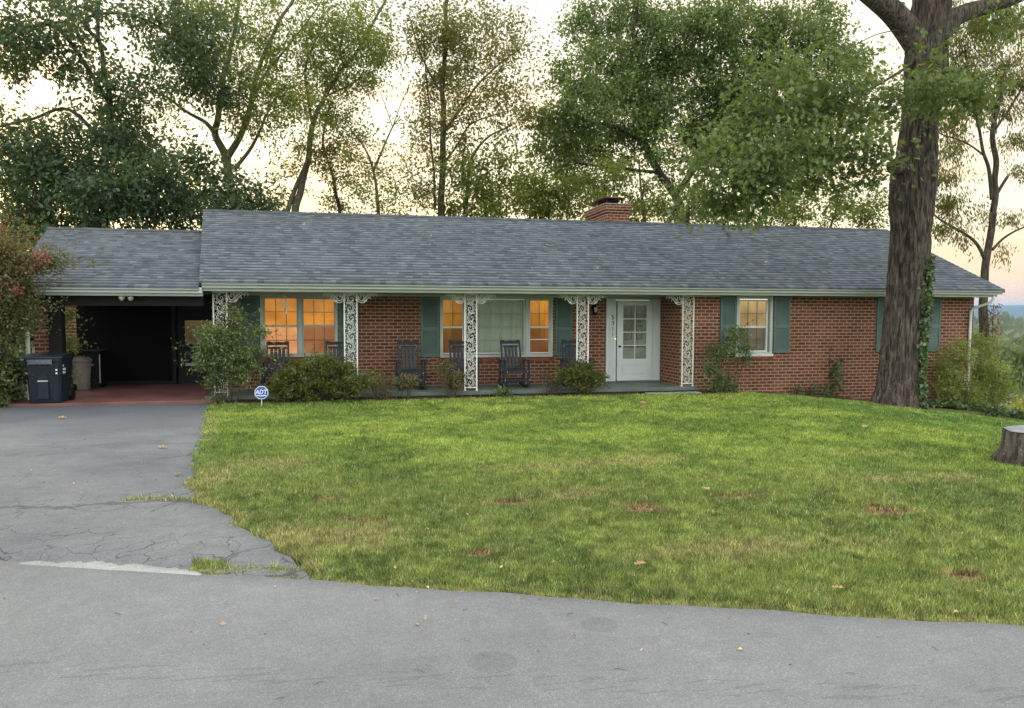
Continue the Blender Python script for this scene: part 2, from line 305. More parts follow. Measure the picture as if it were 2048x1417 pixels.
L['olive'] = leaf_mat('leaf_olive', (.09, .08, .035), (.18, .16, .07), .3)
L['myrtle'] = leaf_mat('leaf_myrtle', (.055, .080, .032), (.18, .155, .072), .3)
L['flower'] = leaf_mat('crape_flower', (.30, .07, .10), (.55, .17, .22), .3)
L['ivy'] = leaf_mat('leaf_ivy', (.038, .078, .03), (.12, .18, .08), .15, .3)
L['willow'] = leaf_mat('leaf_willow', (.17, .22, .050), (.36, .42, .12), .4)
L['yellow'] = leaf_mat('leaf_yellow', (.32, .30, .06), (.55, .50, .14), .4)
L['red'] = leaf_mat('leaf_red', (.10, .022, .018), (.20, .05, .04), .3)
L['far'] = leaf_mat('leaf_far', (.07, .10, .04), (.17, .19, .09), .3)
L['farbrown'] = leaf_mat('leaf_far_brown', (.22, .15, .08), (.34, .24, .13), .3)
L['dead'] = leaf_mat('leaf_fallen', (.24, .12, .055), (.55, .36, .2), .1, .7)

# ------------------------------------------------------------------ mesh helpers
class MB:
    def __init__(s): s.v = []; s.f = []
    def add(s, vs, fs):
        n = len(s.v); s.v += [tuple(map(float, q)) for q in vs]; s.f += [tuple(n+i for i in f) for f in fs]; return s
    def box(s, x0, x1, y0, y1, z0, z1, sh=None):
        v = [(x0, y0, z0), (x1, y0, z0), (x1, y1, z0), (x0, y1, z0), (x0, y0, z1), (x1, y0, z1), (x1, y1, z1), (x0, y1, z1)]
        if sh: v = [sh(q) for q in v]
        return s.add(v, [(0, 3, 2, 1), (4, 5, 6, 7), (0, 1, 5, 4), (1, 2, 6, 5), (2, 3, 7, 6), (3, 0, 4, 7)])
    def tube(s, pts, rad, sides=8, cap=True, sx=1., sy=1.):
        pts = [Vector(p) for p in pts]; n = len(pts)
        if not hasattr(rad, '__len__'): rad = [rad]*n
        vs = []; u = None
        for i, p in enumerate(pts):
            t = (pts[min(i+1, n-1)]-pts[max(i-1, 0)]).normalized()
            if u is None:
                u = t.orthogonal().normalized()
            u = (u-t*u.dot(t))
            u = u.normalized() if u.length > 1e-6 else t.orthogonal().normalized()
            w = t.cross(u)
            for k in range(sides):
                a = 2*math.pi*k/sides; vs.append(p+(u*math.cos(a)*sx+w*math.sin(a)*sy)*rad[i])
        fs = [(i*sides+k, i*sides+(k+1) % sides, (i+1)*sides+(k+1) % sides, (i+1)*sides+k) for i in range(n-1) for k in range(sides)]
        if cap: fs += [tuple(reversed(range(sides))), tuple((n-1)*sides+k for k in range(sides))]
        return s.add(vs, fs)
    def lathe(s, prof, c, n=20, cap=True):
        vs = [(c[0]+r*math.cos(2*math.pi*k/n), c[1]+r*math.sin(2*math.pi*k/n), c[2]+z) for r, z in prof for k in range(n)]
        m = len(prof); fs = [(i*n+k, i*n+(k+1) % n, (i+1)*n+(k+1) % n, (i+1)*n+k) for i in range(m-1) for k in range(n)]
        if cap: fs += [tuple(reversed(range(n))), tuple((m-1)*n+k for k in range(n))]
        return s.add(vs, fs)
    def prism(s, poly, y0, y1):                # poly in x,z extruded along y
        n = len(poly); vs = [(a, y0, b) for a, b in poly]+[(a, y1, b) for a, b in poly]
        return s.add(vs, [tuple(range(n)), tuple(reversed(range(n, 2*n)))]+[(i, n+i, n+(i+1) % n, (i+1) % n) for i in range(n)])
    def prismx(s, poly, x0, x1):               # poly in y,z extruded along x
        n = len(poly); vs = [(x0, a, b) for a, b in poly]+[(x1, a, b) for a, b in poly]
        return s.add(vs, [tuple(range(n)), tuple(reversed(range(n, 2*n)))]+[(i, n+i, n+(i+1) % n, (i+1) % n) for i in range(n)])
    def build(s, name, mat, parent=None, smooth=False, bevel=0.):
        o0 = wloc(parent); me = bpy.data.meshes.new(name)
        me.from_pydata([(a-o0[0], b-o0[1], c-o0[2]) for a, b, c in s.v], [], s.f); me.materials.append(mat)
        import bmesh as _b
        bm = _b.new(); bm.from_mesh(me); _b.ops.recalc_face_normals(bm, faces=bm.faces)
        if bevel: _b.ops.bevel(bm, geom=bm.edges[:], offset=bevel, segments=1, affect='EDGES')
        bm.to_mesh(me); bm.free()
        if smooth: me.polygons.foreach_set('use_smooth', [True]*len(me.polygons))
        return link(name, me, parent)
def wloc(p):
    t = Vector((0, 0, 0))
    while p is not None: t += p.location; p = p.parent
    return t
def link(name, me, parent=None):
    o = bpy.data.objects.new(name, me); COL.objects.link(o)
    if parent is not None: o.parent = parent
    return o
def tag(o, label, cat, group=None):
    o['label'] = label; o['category'] = cat
    if group: o['group'] = group
    return o
def thing(name, label, cat, loc=(0, 0, 0), group=None):
    return tag_e(name, label, cat, loc, group)
def tag_e(name, label, cat, loc, group):
    o = bpy.data.objects.new(name, None); COL.objects.link(o); o.location = loc; o.empty_display_size = .2; return tag(o, label, cat, group)
def dup(o, loc, label=None, parent=None):
    c = o.copy(); COL.objects.link(c)
    if parent is None: c.location = loc
    else: c.parent = parent
    if label: c['label'] = label
    for ch in list(o.children): dup(ch, None, None, c)
    return c
def rawmesh(name, V, Fc, k, mat, parent=None, attrs=None, rnd=None, colors=None):
    """V (n,3) array, Fc (m,k) array of faces of k corners"""
    o0 = np.array(wloc(parent)); me = bpy.data.meshes.new(name); V = np.asarray(V, np.float32)-o0.astype(np.float32)
    me.vertices.add(len(V)); me.vertices.foreach_set('co', V.ravel())
    me.loops.add(Fc.size); me.loops.foreach_set('vertex_index', Fc.ravel().astype(np.int32))
    me.polygons.add(len(Fc)); me.polygons.foreach_set('loop_start', np.arange(0, Fc.size, k, dtype=np.int32))
    me.polygons.foreach_set('loop_total', np.full(len(Fc), k, np.int32))
    me.materials.append(mat)
    if rnd is not None:
        a = me.attributes.new('rnd', 'FLOAT', 'POINT'); a.data.foreach_set('value', rnd.astype(np.float32))
    if colors is not None:
        a = me.attributes.new('tint', 'FLOAT_COLOR', 'POINT'); a.data.foreach_set('color', np.c_[colors, np.ones(len(colors))].astype(np.float32).ravel())
    me.update(); return link(name, me, parent)

QUAD = np.array([(0, 0), (.26, .45), (0, 1), (-.26, .45)])
NARROW = np.array([(0, 0), (.11, .45), (0, 1), (-.11, .45)])
OAKL = np.array([(0, 0), (.10, .22), (.32, .20), (.16, .42), (.44, .55), (.18, .66), (.24, .88), (0, 1), (-.24, .88), (-.18, .66), (-.44, .55), (-.16, .42), (-.32, .20), (-.10, .22)])
IVYL = np.array([(0, 0), (.45, .05), (.35, .45), (0, 1), (-.35, .45), (-.45, .05)])
def leaf_cloud(name, P, size, mat, parent, shape=QUAD, hang=.35, jit=.35, flat=.0, D=None):
    n = len(P); k = len(shape)
    d = rng.normal(size=(n, 3)); d /= np.linalg.norm(d, axis=1, keepdims=True)
    if D is not None: d = d*.6+D
    d[:, 2] -= hang; d /= np.linalg.norm(d, axis=1, keepdims=True)          # leaf axis
    q = rng.normal(size=(n, 3)); q[:, 2] += flat*2
    u = np.cross(d, q); u /= np.linalg.norm(u, axis=1, keepdims=True)+1e-9
    nn = np.cross(u, d)
    s = (size*(1+jit*rng.uniform(-1, 1, n)))[:, None]
    V = np.empty((n, k, 3))
    for i, (a, b) in enumerate(shape):
        V[:, i] = P+(u*a+d*b+nn*(abs(a)*.35-.12*b*b))*s
    r = np.repeat(rng.uniform(0, 1, n), k)
    if k <= 6:
        Fc = np.arange(n*k).reshape(n, k); return rawmesh(name, V.reshape(-1, 3), Fc, k, mat, parent, rnd=r)
    # fan of quads/triangles for lobed leaves: split symmetric outline into strips across the midrib
    h = (k-2)//2; Fs = []
    tri = [(0, 1, k-1)]
    for i in range(1, h): tri += [(i, i+1, k-i), (i+1, k-i-1, k-i)]
    tri += [(h, h+1, h+2)]
    tri = np.array(tri); base = (np.arange(n)*k)[:, None, None]
    return rawmesh(name, V.reshape(-1, 3), (tri[None]+base).reshape(-1, 3), 3, mat, parent, rnd=r)

def spline(pts, m=6):
    P = [np.array(p, float) for p in pts]; out = []
    for i in range(len(P)-1):
        p0 = P[max(i-1, 0)]; p1 = P[i]; p2 = P[i+1]; p3 = P[min(i+2, len(P)-1)]
        for j in range(m):
            t = j/m; out.append(.5*((2*p1)+(-p0+p2)*t+(2*p0-5*p1+4*p2-p3)*t*t+(-p0+3*p1-3*p2+p3)*t**3))
    out.append(P[-1]); return out

def plant(root, limbs, lobes, leafmat, bark, size, twigs=1., lpt=40, spread=.28, shape=QUAD, hang=.35, sub=3, tr=.022, names=('trunk', 'crown'), flat=0., sag=.0, sides=7, maxlink=99., leafname=None, dens_out=.5):
    """limbs: (points, r0, r1); lobes: (centre, (rx,ry,rz), n twigs). Twigs grow from the limbs into the lobes and carry leaves."""
    mb = MB(); sk = []
    for pts, r0, r1 in limbs:
        q = spline(pts, 5); n = len(q); q = [p+np.array((MN.noise(Vector(p*1.3)), MN.noise(Vector(p*1.3+9)), 0))*r0*.7*(i/n) for i, p in enumerate(q)]
        rad = [r0+(r1-r0)*(i/(n-1))**.8 for i in range(n)]
        mb.tube(q, rad, sides); sk += [(p, r) for p, r in zip(q, rad)][2:]
    S = [p for p, r in sk]; SR = [r for p, r in sk]
    T = []
    for c, r, n in lobes:
        c = np.array(c); r = np.array(r if hasattr(r, '__len__') else (r, r, r), float)
        for i in range(max(1, int(n*twigs))):
            d = rng.normal(size=3); d /= np.linalg.norm(d); T.append(c+d*r*(dens_out+(1-dens_out)*rng.random()**.6))
    if not S: S = [np.array(limbs[0][0][0])]; SR = [.03]
    SA = np.array(S); T = sorted(T, key=lambda t: np.min(((SA-t)**2).sum(1)))
    cap = len(S)+len(T)*4+10; A = np.zeros((cap, 3)); A[:len(S)] = S; AR = np.zeros(cap); AR[:len(S)] = SR; na = len(S)
    LP = []; LD = []
    for t in T:
        dd = A[:na]-t; d2 = (dd**2).sum(1)+np.maximum(0, dd[:, 2]+.1)**2*3.0    # prefer starting points below the target
        i = int(np.argmin(d2)); s = A[i]; dist = np.linalg.norm(t-s)
        if dist < .03: continue
        mid = (s+t)/2+rng.normal(size=3)*dist*.10+np.array((0, 0, .08*dist)); e = t-np.array((0, 0, sag*dist))
        q = [(1-a)**2*s+2*a*(1-a)*mid+a*a*e for a in (0, .25, .5, .75, 1)]
        r0 = min(AR[i]*.7, tr*(.45+.5*dist)); mb.tube(q, [r0, r0*.8, r0*.6, r0*.45, r0*.25], 3, False)
        for p, rr in zip(q[1:], (.8, .6, .45, .3)):
            A[na] = p; AR[na] = max(r0*rr, .004); na += 1
        ends = [(q[2], q[4])]
        for _ in range(sub):
            a = q[random.choice((2, 3, 4))]; b = a+rng.normal(size=3)*np.array((1, 1, .6))*spread*1.7+np.array((0, 0, -sag*spread))
            mb.tube([a, (a+b)/2+rng.normal(size=3)*.03, b], [r0*.35, r0*.28, r0*.15], 3, False); ends.append((a, b))
        m = max(1, int(lpt*(.6+.8*rng.random())/len(ends)))
        for a, b in ends:
            tt = rng.random(m)[:, None]; LP.append(a+(b-a)*(.15+.9*tt)+rng.normal(size=(m, 3))*spread*.42); LD.append(np.repeat(((b-a)/(np.linalg.norm(b-a)+1e-6))[None]*.5, m, 0))
    mb.build(names[0], bark, root, smooth=True)
    if LP: leaf_cloud(leafname or names[1], np.concatenate(LP), size, leafmat, root, shape, hang, D=np.concatenate(LD), flat=flat)
    return T

# ------------------------------------------------------------------ terrain
def sm(t): t = np.clip(t, 0, 1); return t*t*(3-2*t)
def edge_d(x, y): return (x+2.28)*.356+(y+11.05)*.934+.04*np.sin(x*.6)+.012*np.sin(x*5.1)+.008*np.sin(x*13.)
def H(x, y):
    x = np.asarray(x, float); y = np.asarray(y, float); d = edge_d(x, y)
    zz = -.2*sm(d/11)
    zz = zz-np.maximum(0, x-9)*.085*sm((d-1)/8)*np.minimum(1, 1)
    zz = zz+.035*sm((x+2)/2)*np.sin(x*.9+1)*np.sin(y*.8)*sm(d/2)*sm((-.8-y)/1.)
    v = np.maximum(0, x-15.8)*.30*sm((d-1)/4)+np.maximum(0, y-12)*.05+np.maximum(0, -x-25)*.03*sm(d/5)
    zz = np.maximum(zz, -1.2)-44*(1-np.exp(-v/44))
    return zz
def grid(name, xs, ys, mat, off=0., hf=H, mask=None):
    X, Y = np.meshgrid(xs, ys); Z = hf(X, Y)+off; V = np.c_[X.ravel(), Y.ravel(), Z.ravel()]; nx = len(xs)
    i = np.arange(len(ys)-1)[:, None]*nx+np.arange(nx-1)[None]; Fc = np.stack([i, i+1, i+nx+1, i+nx], -1).reshape(-1, 4)
    if mask is not None:
        c = V[Fc].mean(1); Fc = Fc[mask(c[:, 0], c[:, 1])]
    o = rawmesh(name, V, Fc, 4, mat); o.data.polygons.foreach_set('use_smooth', [True]*len(o.data.polygons)); return o
def axis(lo, hi, a, b, st, g=1.13):
    m = list(np.arange(a, b+1e-6, st)); s = st; p = b
    while p < hi: s *= g; p += s; m.append(min(p, hi))
    s = st; p = a; l = []
    while p > lo: s *= g; p -= s; l.append(max(p, lo))
    return np.array(sorted(set(l+m)))
def ground_mat():
    m, nt = newmat('ground_soil_and_turf'); g = N(nt, 'ShaderNodeNewGeometry'); P = g.outputs['Position']
    f = noisef(nt, P, 1.3, 6); f2 = noisef(nt, P, 14, 5); c = ramp(nt, f, [(.3, (.07, .095, .025)), (.55, (.11, .14, .035)), (.75, (.15, .13, .06))])
    c = mixc(nt, .8, c, ramp(nt, f2, [(.3, (.5, .5, .5)), (.7, (1.2, 1.2, 1.2))]), 'MULTIPLY')
    f3 = noisef(nt, P, .012, 5); ff_ = ramp(nt, f3, [(.4, (.05, .075, .03)), (.55, (.10, .12, .05)), (.7, (.16, .14, .08))])
    vm = N(nt, 'ShaderNodeVectorMath', operation='LENGTH'); nt.links.new(P, vm.inputs[0]); k = mth(nt, 'MULTIPLY_ADD', vm.outputs['Value'], .01, -.5, clamp=True)
    c = mixc(nt, k, c, ff_); finish(nt, c, 1., f2, .5, .02, spec=.1); return m
o = grid('ground', axis(-9000, 12000, -12, 20, .25), axis(-3000, 12000, -14, 3, .25), ground_mat(), -.03, lambda x, y: H(x, y)-.12*sm(-edge_d(x, y)/.3)); o['kind'] = 'structure'
# road
def road_sheet():
    n = np.array((.356, .934)); t = np.array((.934, -.356)); p0 = np.array((-2.28, -11.05)); V = []; Fs = []
    us = list(np.arange(-60, -8, 2.))+list(np.arange(-8, 12, .06))+list(np.arange(12, 60, 2.)); ws = [0, .03, .2, 1, 2.5, 4, 7.]
    for u in us:
        for w in ws:
            p = p0+t*u
            # the pavement edge wavers a little
            e = 0
            for _ in range(3): q = p+n*e; e -= float(edge_d(q[0], q[1]))
            q = p+n*(e-w); V.append((q[0], q[1], .0+(.012 if w > 0 else -.03)))
    m = len(ws); Fc = np.array([(i*m+j, (i+1)*m+j, (i+1)*m+j+1, i*m+j+1) for i in range(len(us)-1) for j in range(m-1)])
    return rawmesh('road', np.array(V), Fc, 4, M['road'])
o = road_sheet(); o['kind'] = 'structure'
# driveway outline (plan): right edge from carport to street, flaring at the apron
DRV = [(-2.66, -.62), (-2.6, -1.7), (-2.28, -3.7), (-1.98, -5.56), (-1.82, -6.6), (-1.66, -7.72), (-1.53, -8.6), (-1.44, -9.15), (-1.30, -9.60), (-1.08, -9.98), (-.86, -10.42), (-.66, -10.82), (-.50, -11.17), (-.38, -11.36), (-.30, -11.52), (-.28, -11.8)]
DX = np.array([p[0] for p in DRV]); DY = np.array([p[1] for p in DRV])
def drive_edge(y):
    return np.interp(-np.asarray(y), -DY, DX)+.025*np.sin(np.asarray(y)*7.3)+.018*np.sin(np.asarray(y)*17)
def drive_sheet():
    ys = np.arange(-.60, -12.3, -.05); us = np.r_[0, .003, .03, np.linspace(.15, 1, 14)]; V = []
    for yy in ys:
        xe = float(drive_edge(yy)); xl = -9.5
        for u in us: 
            xx = xe+(xl-xe)*u; h = float(H(xx, yy)); h = h-.04 if u == 0 else h+.010-.05*float(sm(-edge_d(xx, yy)/.1))
            V.append((xx, yy, h))
    m = len(us); Fc = np.array([(i*m+j, (i+1)*m+j, (i+1)*m+j+1, i*m+j+1) for i in range(len(ys)-1) for j in range(m-1)])
    return rawmesh('driveway', np.array(V), Fc, 4, M['drive'])
o = drive_sheet(); o['kind'] = 'structure'
# broken pale concrete gutter strip where the driveway meets the street
V = []; us = np.linspace(0, 1, 60); t = np.array((.934, -.356))
for u in us:
    p = np.array((-2.12, -11.15))+t*u*1.28; w = .12*math.sin(math.pi*min(1, u*1.02))**.5*(.75+.5*MN.noise(Vector((u*9, 0, 0))))+.01
    e0 = .03*MN.noise(Vector((u*22, 3, 0)))
    w += .03*MN.noise(Vector((u*30, 7, 0)))
    for s_, hh in ((-.03, -.02), (-.012+e0*.3, .0145), (w, .0145), (w+.02, -.02)):
        q = p+np.array((.356, .934))*s_; V.append((q[0], q[1], max(hh, float(H(q[0], q[1]))+.0135) if hh > 0 else hh))
Fc = np.array([(i*4+j, (i+1)*4+j, (i+1)*4+j+1, i*4+j+1) for i in range(59) for j in range(3)])
o = rawmesh('gutter_pavement', np.array(V), Fc, 4, asphalt_mat('broken_concrete', (.22, .225, .215), (.40, .41, .385))); o['kind'] = 'structure'
# planting bed along the house
o = grid('planting_bed', np.arange(-2.7, 15.8, .2), np.arange(-.95, .01, .12), M['soil'], -.012, lambda x, y: H(x, y)+.03*np.sin(x*3)*np.sin(y*9)); o['kind'] = 'structure'
o = MB().box(6.55, 7.85, -.66, -.42, -.30, -.175).build('path', M['concrete'], bevel=.01); o['kind'] = 'structure'

# ------------------------------------------------------------------ house
house = thing('brick_house', 'long single-storey red brick ranch house with grey shingle roof and white scrollwork porch posts', 'house')
PZ = -.09                                     # porch floor
def wall_with_holes(mb, x0, x1, y0, y1, z0, z1, holes):
    """front wall slab along x with rectangular holes (xa,xb,za,zb)"""
    xs = sorted({x0, x1, *[h[0] for h in holes], *[h[1] for h in holes]})
    for a, b in zip(xs, xs[1:]):
        hs = sorted([h for h in holes if h[0] <= a+1e-6 and h[1] >= b-1e-6], key=lambda h: h[2]); zz = z0
        for h in hs:
            if h[2] > zz+1e-6: mb.box(a, b, y0, y1, zz, h[2])
            zz = h[3]
        if zz < z1-1e-6: mb.box(a, b, y0, y1, zz, z1)
WA = (-2.00, -.30, .62, 2.03); WB = (2.05, 4.81, .57, 2.03); W3 = (9.04, 10.0, .64, 2.06); W4 = (13.32, 14.28, .64, 2.06); DR = (6.17, 7.60, -.10, 2.0)
mb = MB()
wall_with_holes(mb, -2.74, 7.602, 1.2, 1.42, -.8, 2.06, [WA, WB, DR])
wall_with_holes(mb, 7.602, 15.75, 0, .22, -1.6, 2.06, [W3, W4])
mb.box(7.602, 7.822, .22, 1.42, -.6, 2.06)
mb.box(-2.74, -2.52, 1.42, 8.3, -.8, 2.06); mb.box(15.53, 15.75, .22, 8.3, -2, 2.06); mb.box(-2.52, 15.53, 8.08, 8.3, -2, 2.06)
mb.prismx([(-.0, 2.06), (8.3, 2.06), (4.1, 3.98)], 15.53, 15.72); mb.prismx([(0.0, 2.06), (8.3, 2.06), (4.1, 3.98)], -2.74, -2.55)
mb.build('wall', M['brick'], house)
# rowlock sills under the windows
sillm = pmat('sill_brick', (.30, .10, .06), (.15, .05, .03), .9, 9)
for w, yf in ((WA, 1.2), (WB, 1.2), (W3, 0), (W4, 0)):
    n = int((w[1]-w[0]+.1)/.078); mb = MB()
    for i in range(n):
        a = w[0]-.05+i*(w[1]-w[0]+.1)/n; mb.box(a, a+(w[1]-w[0]+.1)/n-.009, yf-.03, yf+.05, w[2]-.112, w[2]-.012)
    mb.box(w[0]-.045, w[1]+.045, yf-.022, yf-.002, w[2]-.108, w[2]-.016); mb.build('window_sill', sillm, house)
# porch slab
mb = MB(); mb.box(-2.95, 8.0, -.20, 1.2, -.175, PZ); mb.build('porch_floor', M['porch'], house, bevel=.006)
mb = MB(); mb.box(-2.9, 7.95, -.12, 1.2, -.7, -.175); mb.build('porch_base', M['brick'], house)
mb = MB(); mb.box(6.12, 7.602, 1.10, 1.25, PZ, PZ+.035); mb.build('door_sill', M['porch'], house, bevel=.004)
# soffit, frieze, fascia
mb = MB(); mb.box(-2.9, 7.602, -.42, 1.2, 2.062, 2.085); mb.box(7.602, 15.9, -.42, 0, 2.062, 2.085); mb.build('soffit', M['soffit'], house)
mb = MB(); mb.box(-2.62, 7.6, 1.165, 1.197, 2.012, 2.06); mb.box(7.82, 8.6, -.03, -.003, 2.03, 2.06); mb.build('frieze_board', M['trim'], house)
mb = MB(); mb.box(-2.9, 15.95, -.50, -.42, 2.06, 2.20); mb.box(-6.3, -2.9, -.50, -.42, 1.955, 2.07); mb.build('fascia', M['trim'], house)
def gutter(x0, x1, zt, sag):
    prof = [(-.50, zt-.11), (-.60, zt-.11), (-.615, zt-.06), (-.63, zt-.035), (-.63, zt), (-.605, zt), (-.605, zt-.03), (-.59, zt-.055), (-.58, zt-.095), (-.50, zt-.095)]
    mb = MB(); mb.prismx(prof, x0, x1); mb.prismx([(-.50, zt-.108), (-.598, zt-.108), (-.61, zt-.06), (-.625, zt-.035), (-.625, zt-.002), (-.5, zt-.002)], x0-.012, x0); mb.prismx([(-.50, zt-.108), (-.598, zt-.108), (-.61, zt-.06), (-.625, zt-.035), (-.625, zt-.002), (-.5, zt-.002)], x1, x1+.012)
    return mb.build('gutter', M['gutter'], house)
gutter(-2.88, 16.0, 2.235, 0); gutter(-6.32, -2.91, 2.125, 0)
# downspout at the right corner
mb = MB(); mb.tube([(15.83, -.52, 2.13), (15.83, -.52, 2.02), (15.80, -.46, 1.93), (15.62, -.12, 1.78), (15.60, -.07, 1.70), (15.60, -.06, 1.2), (15.60, -.06, -.62)], .045, 8, sx=1, sy=.75); mb.box(15.53, 15.67, -.03, 0, .9, .93); mb.box(15.53, 15.67, -.03, 0, -.1, -.07)
mb.build('downspout', M['gutter'], house, smooth=True)
# roofs: courses of shingles with real butts
def roof(name, xe0, xe1, xr0, xr1, zt, yr, ye=-.66, slope=.4175, course=.175, thick=.012):
    ca = 1/math.sqrt(1+slope*slope); dy = course*ca; mb = MB(); y = ye; zc = lambda yy: zt+(yy-ye)*slope
    X0 = lambda yy: xe0+(xr0-xe0)*(yy-ye)/(yr-ye); X1 = lambda yy: xe1+(xr1-xe1)*(yy-ye)/(yr-ye)
    while y < yr-1e-6:
        y2 = min(y+dy, yr); a0, a1, b0, b1 = X0(y), X1(y), X0(y2), X1(y2)
        z0 = zc(y)+thick; z1 = zc(y2)+.001
        mb.add([(a0, y, z0), (a1, y, z0), (b1, y2, z1), (b0, y2, z1), (a0, y, z0-thick*1.1-.0), (a1, y, z0-thick*1.1)], [(0, 1, 2, 3), (4, 5, 1, 0)])
        y = y2
    # deck, back slope, rake ends
    zr = zc(yr); yb = 2*yr-ye
    mb.add([(xr0, yr, zr+.012), (xr1, yr, zr+.012), (xe1, yb, zt), (xe0, yb, zt)], [(0, 1, 2, 3)])
    t = .075
    for (e, r_) in ((xe0, xr0), (xe1, xr1)):
        mb.add([(e, ye, zt), (r_, yr, zr), (e, yb, zt), (e, yb, zt-t), (r_, yr, zr-t), (e, ye, zt-t)], [(0, 1, 4, 5), (1, 2, 3, 4)])
    mb.add([(xe0, ye, zt), (xe1, ye, zt), (xe1, ye, zt-.03), (xe0, ye, zt-.03)], [(0, 1, 2, 3)])
    mb.add([(xe0, ye, zt-t), (xe1, ye, zt-t), (xr1, yr, zr-t), (xr0, yr, zr-t)], [(0, 1, 2, 3)]); mb.add([(xr0, yr, zr-t), (xr1, yr, zr-t), (xe1, yb, zt-t), (xe0, yb, zt-t)], [(0, 1, 2, 3)])
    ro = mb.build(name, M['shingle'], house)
    rc = MB(); n = int((xr1-xr0)/.24); st = (xr1-xr0)/n
    for i in range(n):
        a = xr0+i*st; k = .006*(i % 2)+.004*random.random()
        rc.add([(a, yr-.15, zr-.15*slope+.022+k), (a+st*1.06, yr-.15, zr-.15*slope+.018+k), (a+st*1.06, yr, zr+.028+k), (a, yr, zr+.034+k), (a, yr+.15, zr-.15*slope+.022+k), (a+st*1.06, yr+.15, zr-.15*slope+.02+k), (a, yr-.15, zr-.15*slope+.004), (a+st*1.06, yr-.15, zr-.15*slope+.004)], [(0, 1, 2, 3), (3, 2, 5, 4), (6, 7, 1, 0)])
    rc.build('ridge_cap', pmat('ridge_shingle', (.085, .092, .10), (.045, .05, .055), .95, 4, stretch=(1, 1, 1)), ro)
    return ro
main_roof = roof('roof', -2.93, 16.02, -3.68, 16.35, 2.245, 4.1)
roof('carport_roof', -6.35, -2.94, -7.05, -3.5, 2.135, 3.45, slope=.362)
mb = MB(); mb.box(7.2, 7.9, 4.2, 6.05, 3.7, 4.52); mb.box(7.17, 7.93, 4.17, 6.08, 4.52, 4.60); mb.box(7.14, 7.96, 4.14, 6.11, 4.60, 4.76)
ch = mb.build('chimney', M['brick'], main_roof)
mb = MB(); mb.box(7.135, 7.965, 4.135, 6.115, 4.76, 4.785); mb.build('crown_slab', M['concrete'], ch)
mb = MB(); mb.box(7.36, 7.64, 5.35, 5.65, 4.785, 4.95); mb.build('flue', M['cap'], ch)
mb = MB(); mb.prismx([(5.85, 4.93), (5.9, 4.95), (5.3, 5.03), (4.55, 5.02), (4.30, 4.97), (4.55, 4.985), (5.3, 5.0)], 7.22, 7.86); mb.build('chimney_cap', M['rust'], ch)
mb = MB()
for a in (4.5, 5.2): mb.box(7.30, 7.33, a, a+.03, 4.785, 4.99); mb.box(7.76, 7.79, a, a+.03, 4.785, 4.99)
mb.box(7.42, 7.70, 4.6, 5.2, 4.785, 4.94)
mb.build('cap_bracket', M['black'], ch)
mb = MB(); mb.tube([(-.9, 2.9, 3.70), (-.9, 2.9, 3.86)], .03, 8); mb.build('vent_pipe', M['black'], main_roof) if False else None

# carport
mb = MB(); mb.box(-5.93, -2.95, -.22, -.06, 1.76, 2.0); mb.box(-5.93, -5.78, -.06, 5.6, 1.80, 2.0); mb.build('carport_beam', M['dark'], house)
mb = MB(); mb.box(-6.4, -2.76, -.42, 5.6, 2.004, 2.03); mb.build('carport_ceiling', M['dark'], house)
mb = MB(); mb.box(-5.79, -5.57, -.22, -.0, -.2, 1.76); mb.build('carport_post', M['dark'], house)
MB().box(-6.12, -5.86, -.05, .2, -.25, 1.95).build('brick_pillar', M['brick'], house); MB().box(-6.95, -6.62, 3.9, 4.15, -.3, 1.98).build('brick_pillar', M['brick'], house)
mb = MB(); mb.tube([(-6.20, -.3, 2.0), (-6.2, -.2, 1.9), (-6.2, -.16, 1.8), (-6.2, -.14, -.1)], .042, 6); mb.build('downspout', M['white'], house)
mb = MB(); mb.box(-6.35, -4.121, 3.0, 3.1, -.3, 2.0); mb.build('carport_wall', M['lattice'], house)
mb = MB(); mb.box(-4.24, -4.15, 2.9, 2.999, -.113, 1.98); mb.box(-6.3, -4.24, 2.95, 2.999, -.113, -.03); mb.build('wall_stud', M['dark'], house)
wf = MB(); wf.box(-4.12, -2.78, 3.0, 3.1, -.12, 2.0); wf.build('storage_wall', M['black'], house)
sw = MB(); sw.box(-3.97, -3.2, 2.955, 3.0, .30, 1.47); sw = sw.build('window', M['dark'], house)
MB().box(-3.94, -3.23, 2.944, 2.952, .86, 1.43).build('window_blind', M['brownblind'], sw); MB().box(-3.94, -3.2, 2.92, 2.95, .33, .40).build('ledge', M['trim'], sw); MB().box(-3.94, -3.23, 2.944, 2.952, .42, .80).build('pane', M['glass'], sw)
mb = MB(); mb.box(-6.55, -2.66, -.72, 5.5, -.30, -.115); mb.build('carport_floor', M['redslab'], house, bevel=.01)
# floodlight under the carport eave
fl = MB().lathe([(.05, 0), (.05, .02)], (-4.34, -.34, 1.975), 12).build('floodlight', M['white'], house)
for sx in (-1, 1):
    c = Vector((-4.34, -.34, 1.965)); e = c+Vector((sx*.09, -.06, -.06)); d = (e-c).normalized()
    MB().tube([c, c+d*.05, c+d*.07, c+d*.13, c+d*.15], [.016, .018, .034, .055, .045], 12).build('lamp_head', M['bulbglass'], fl, smooth=True)

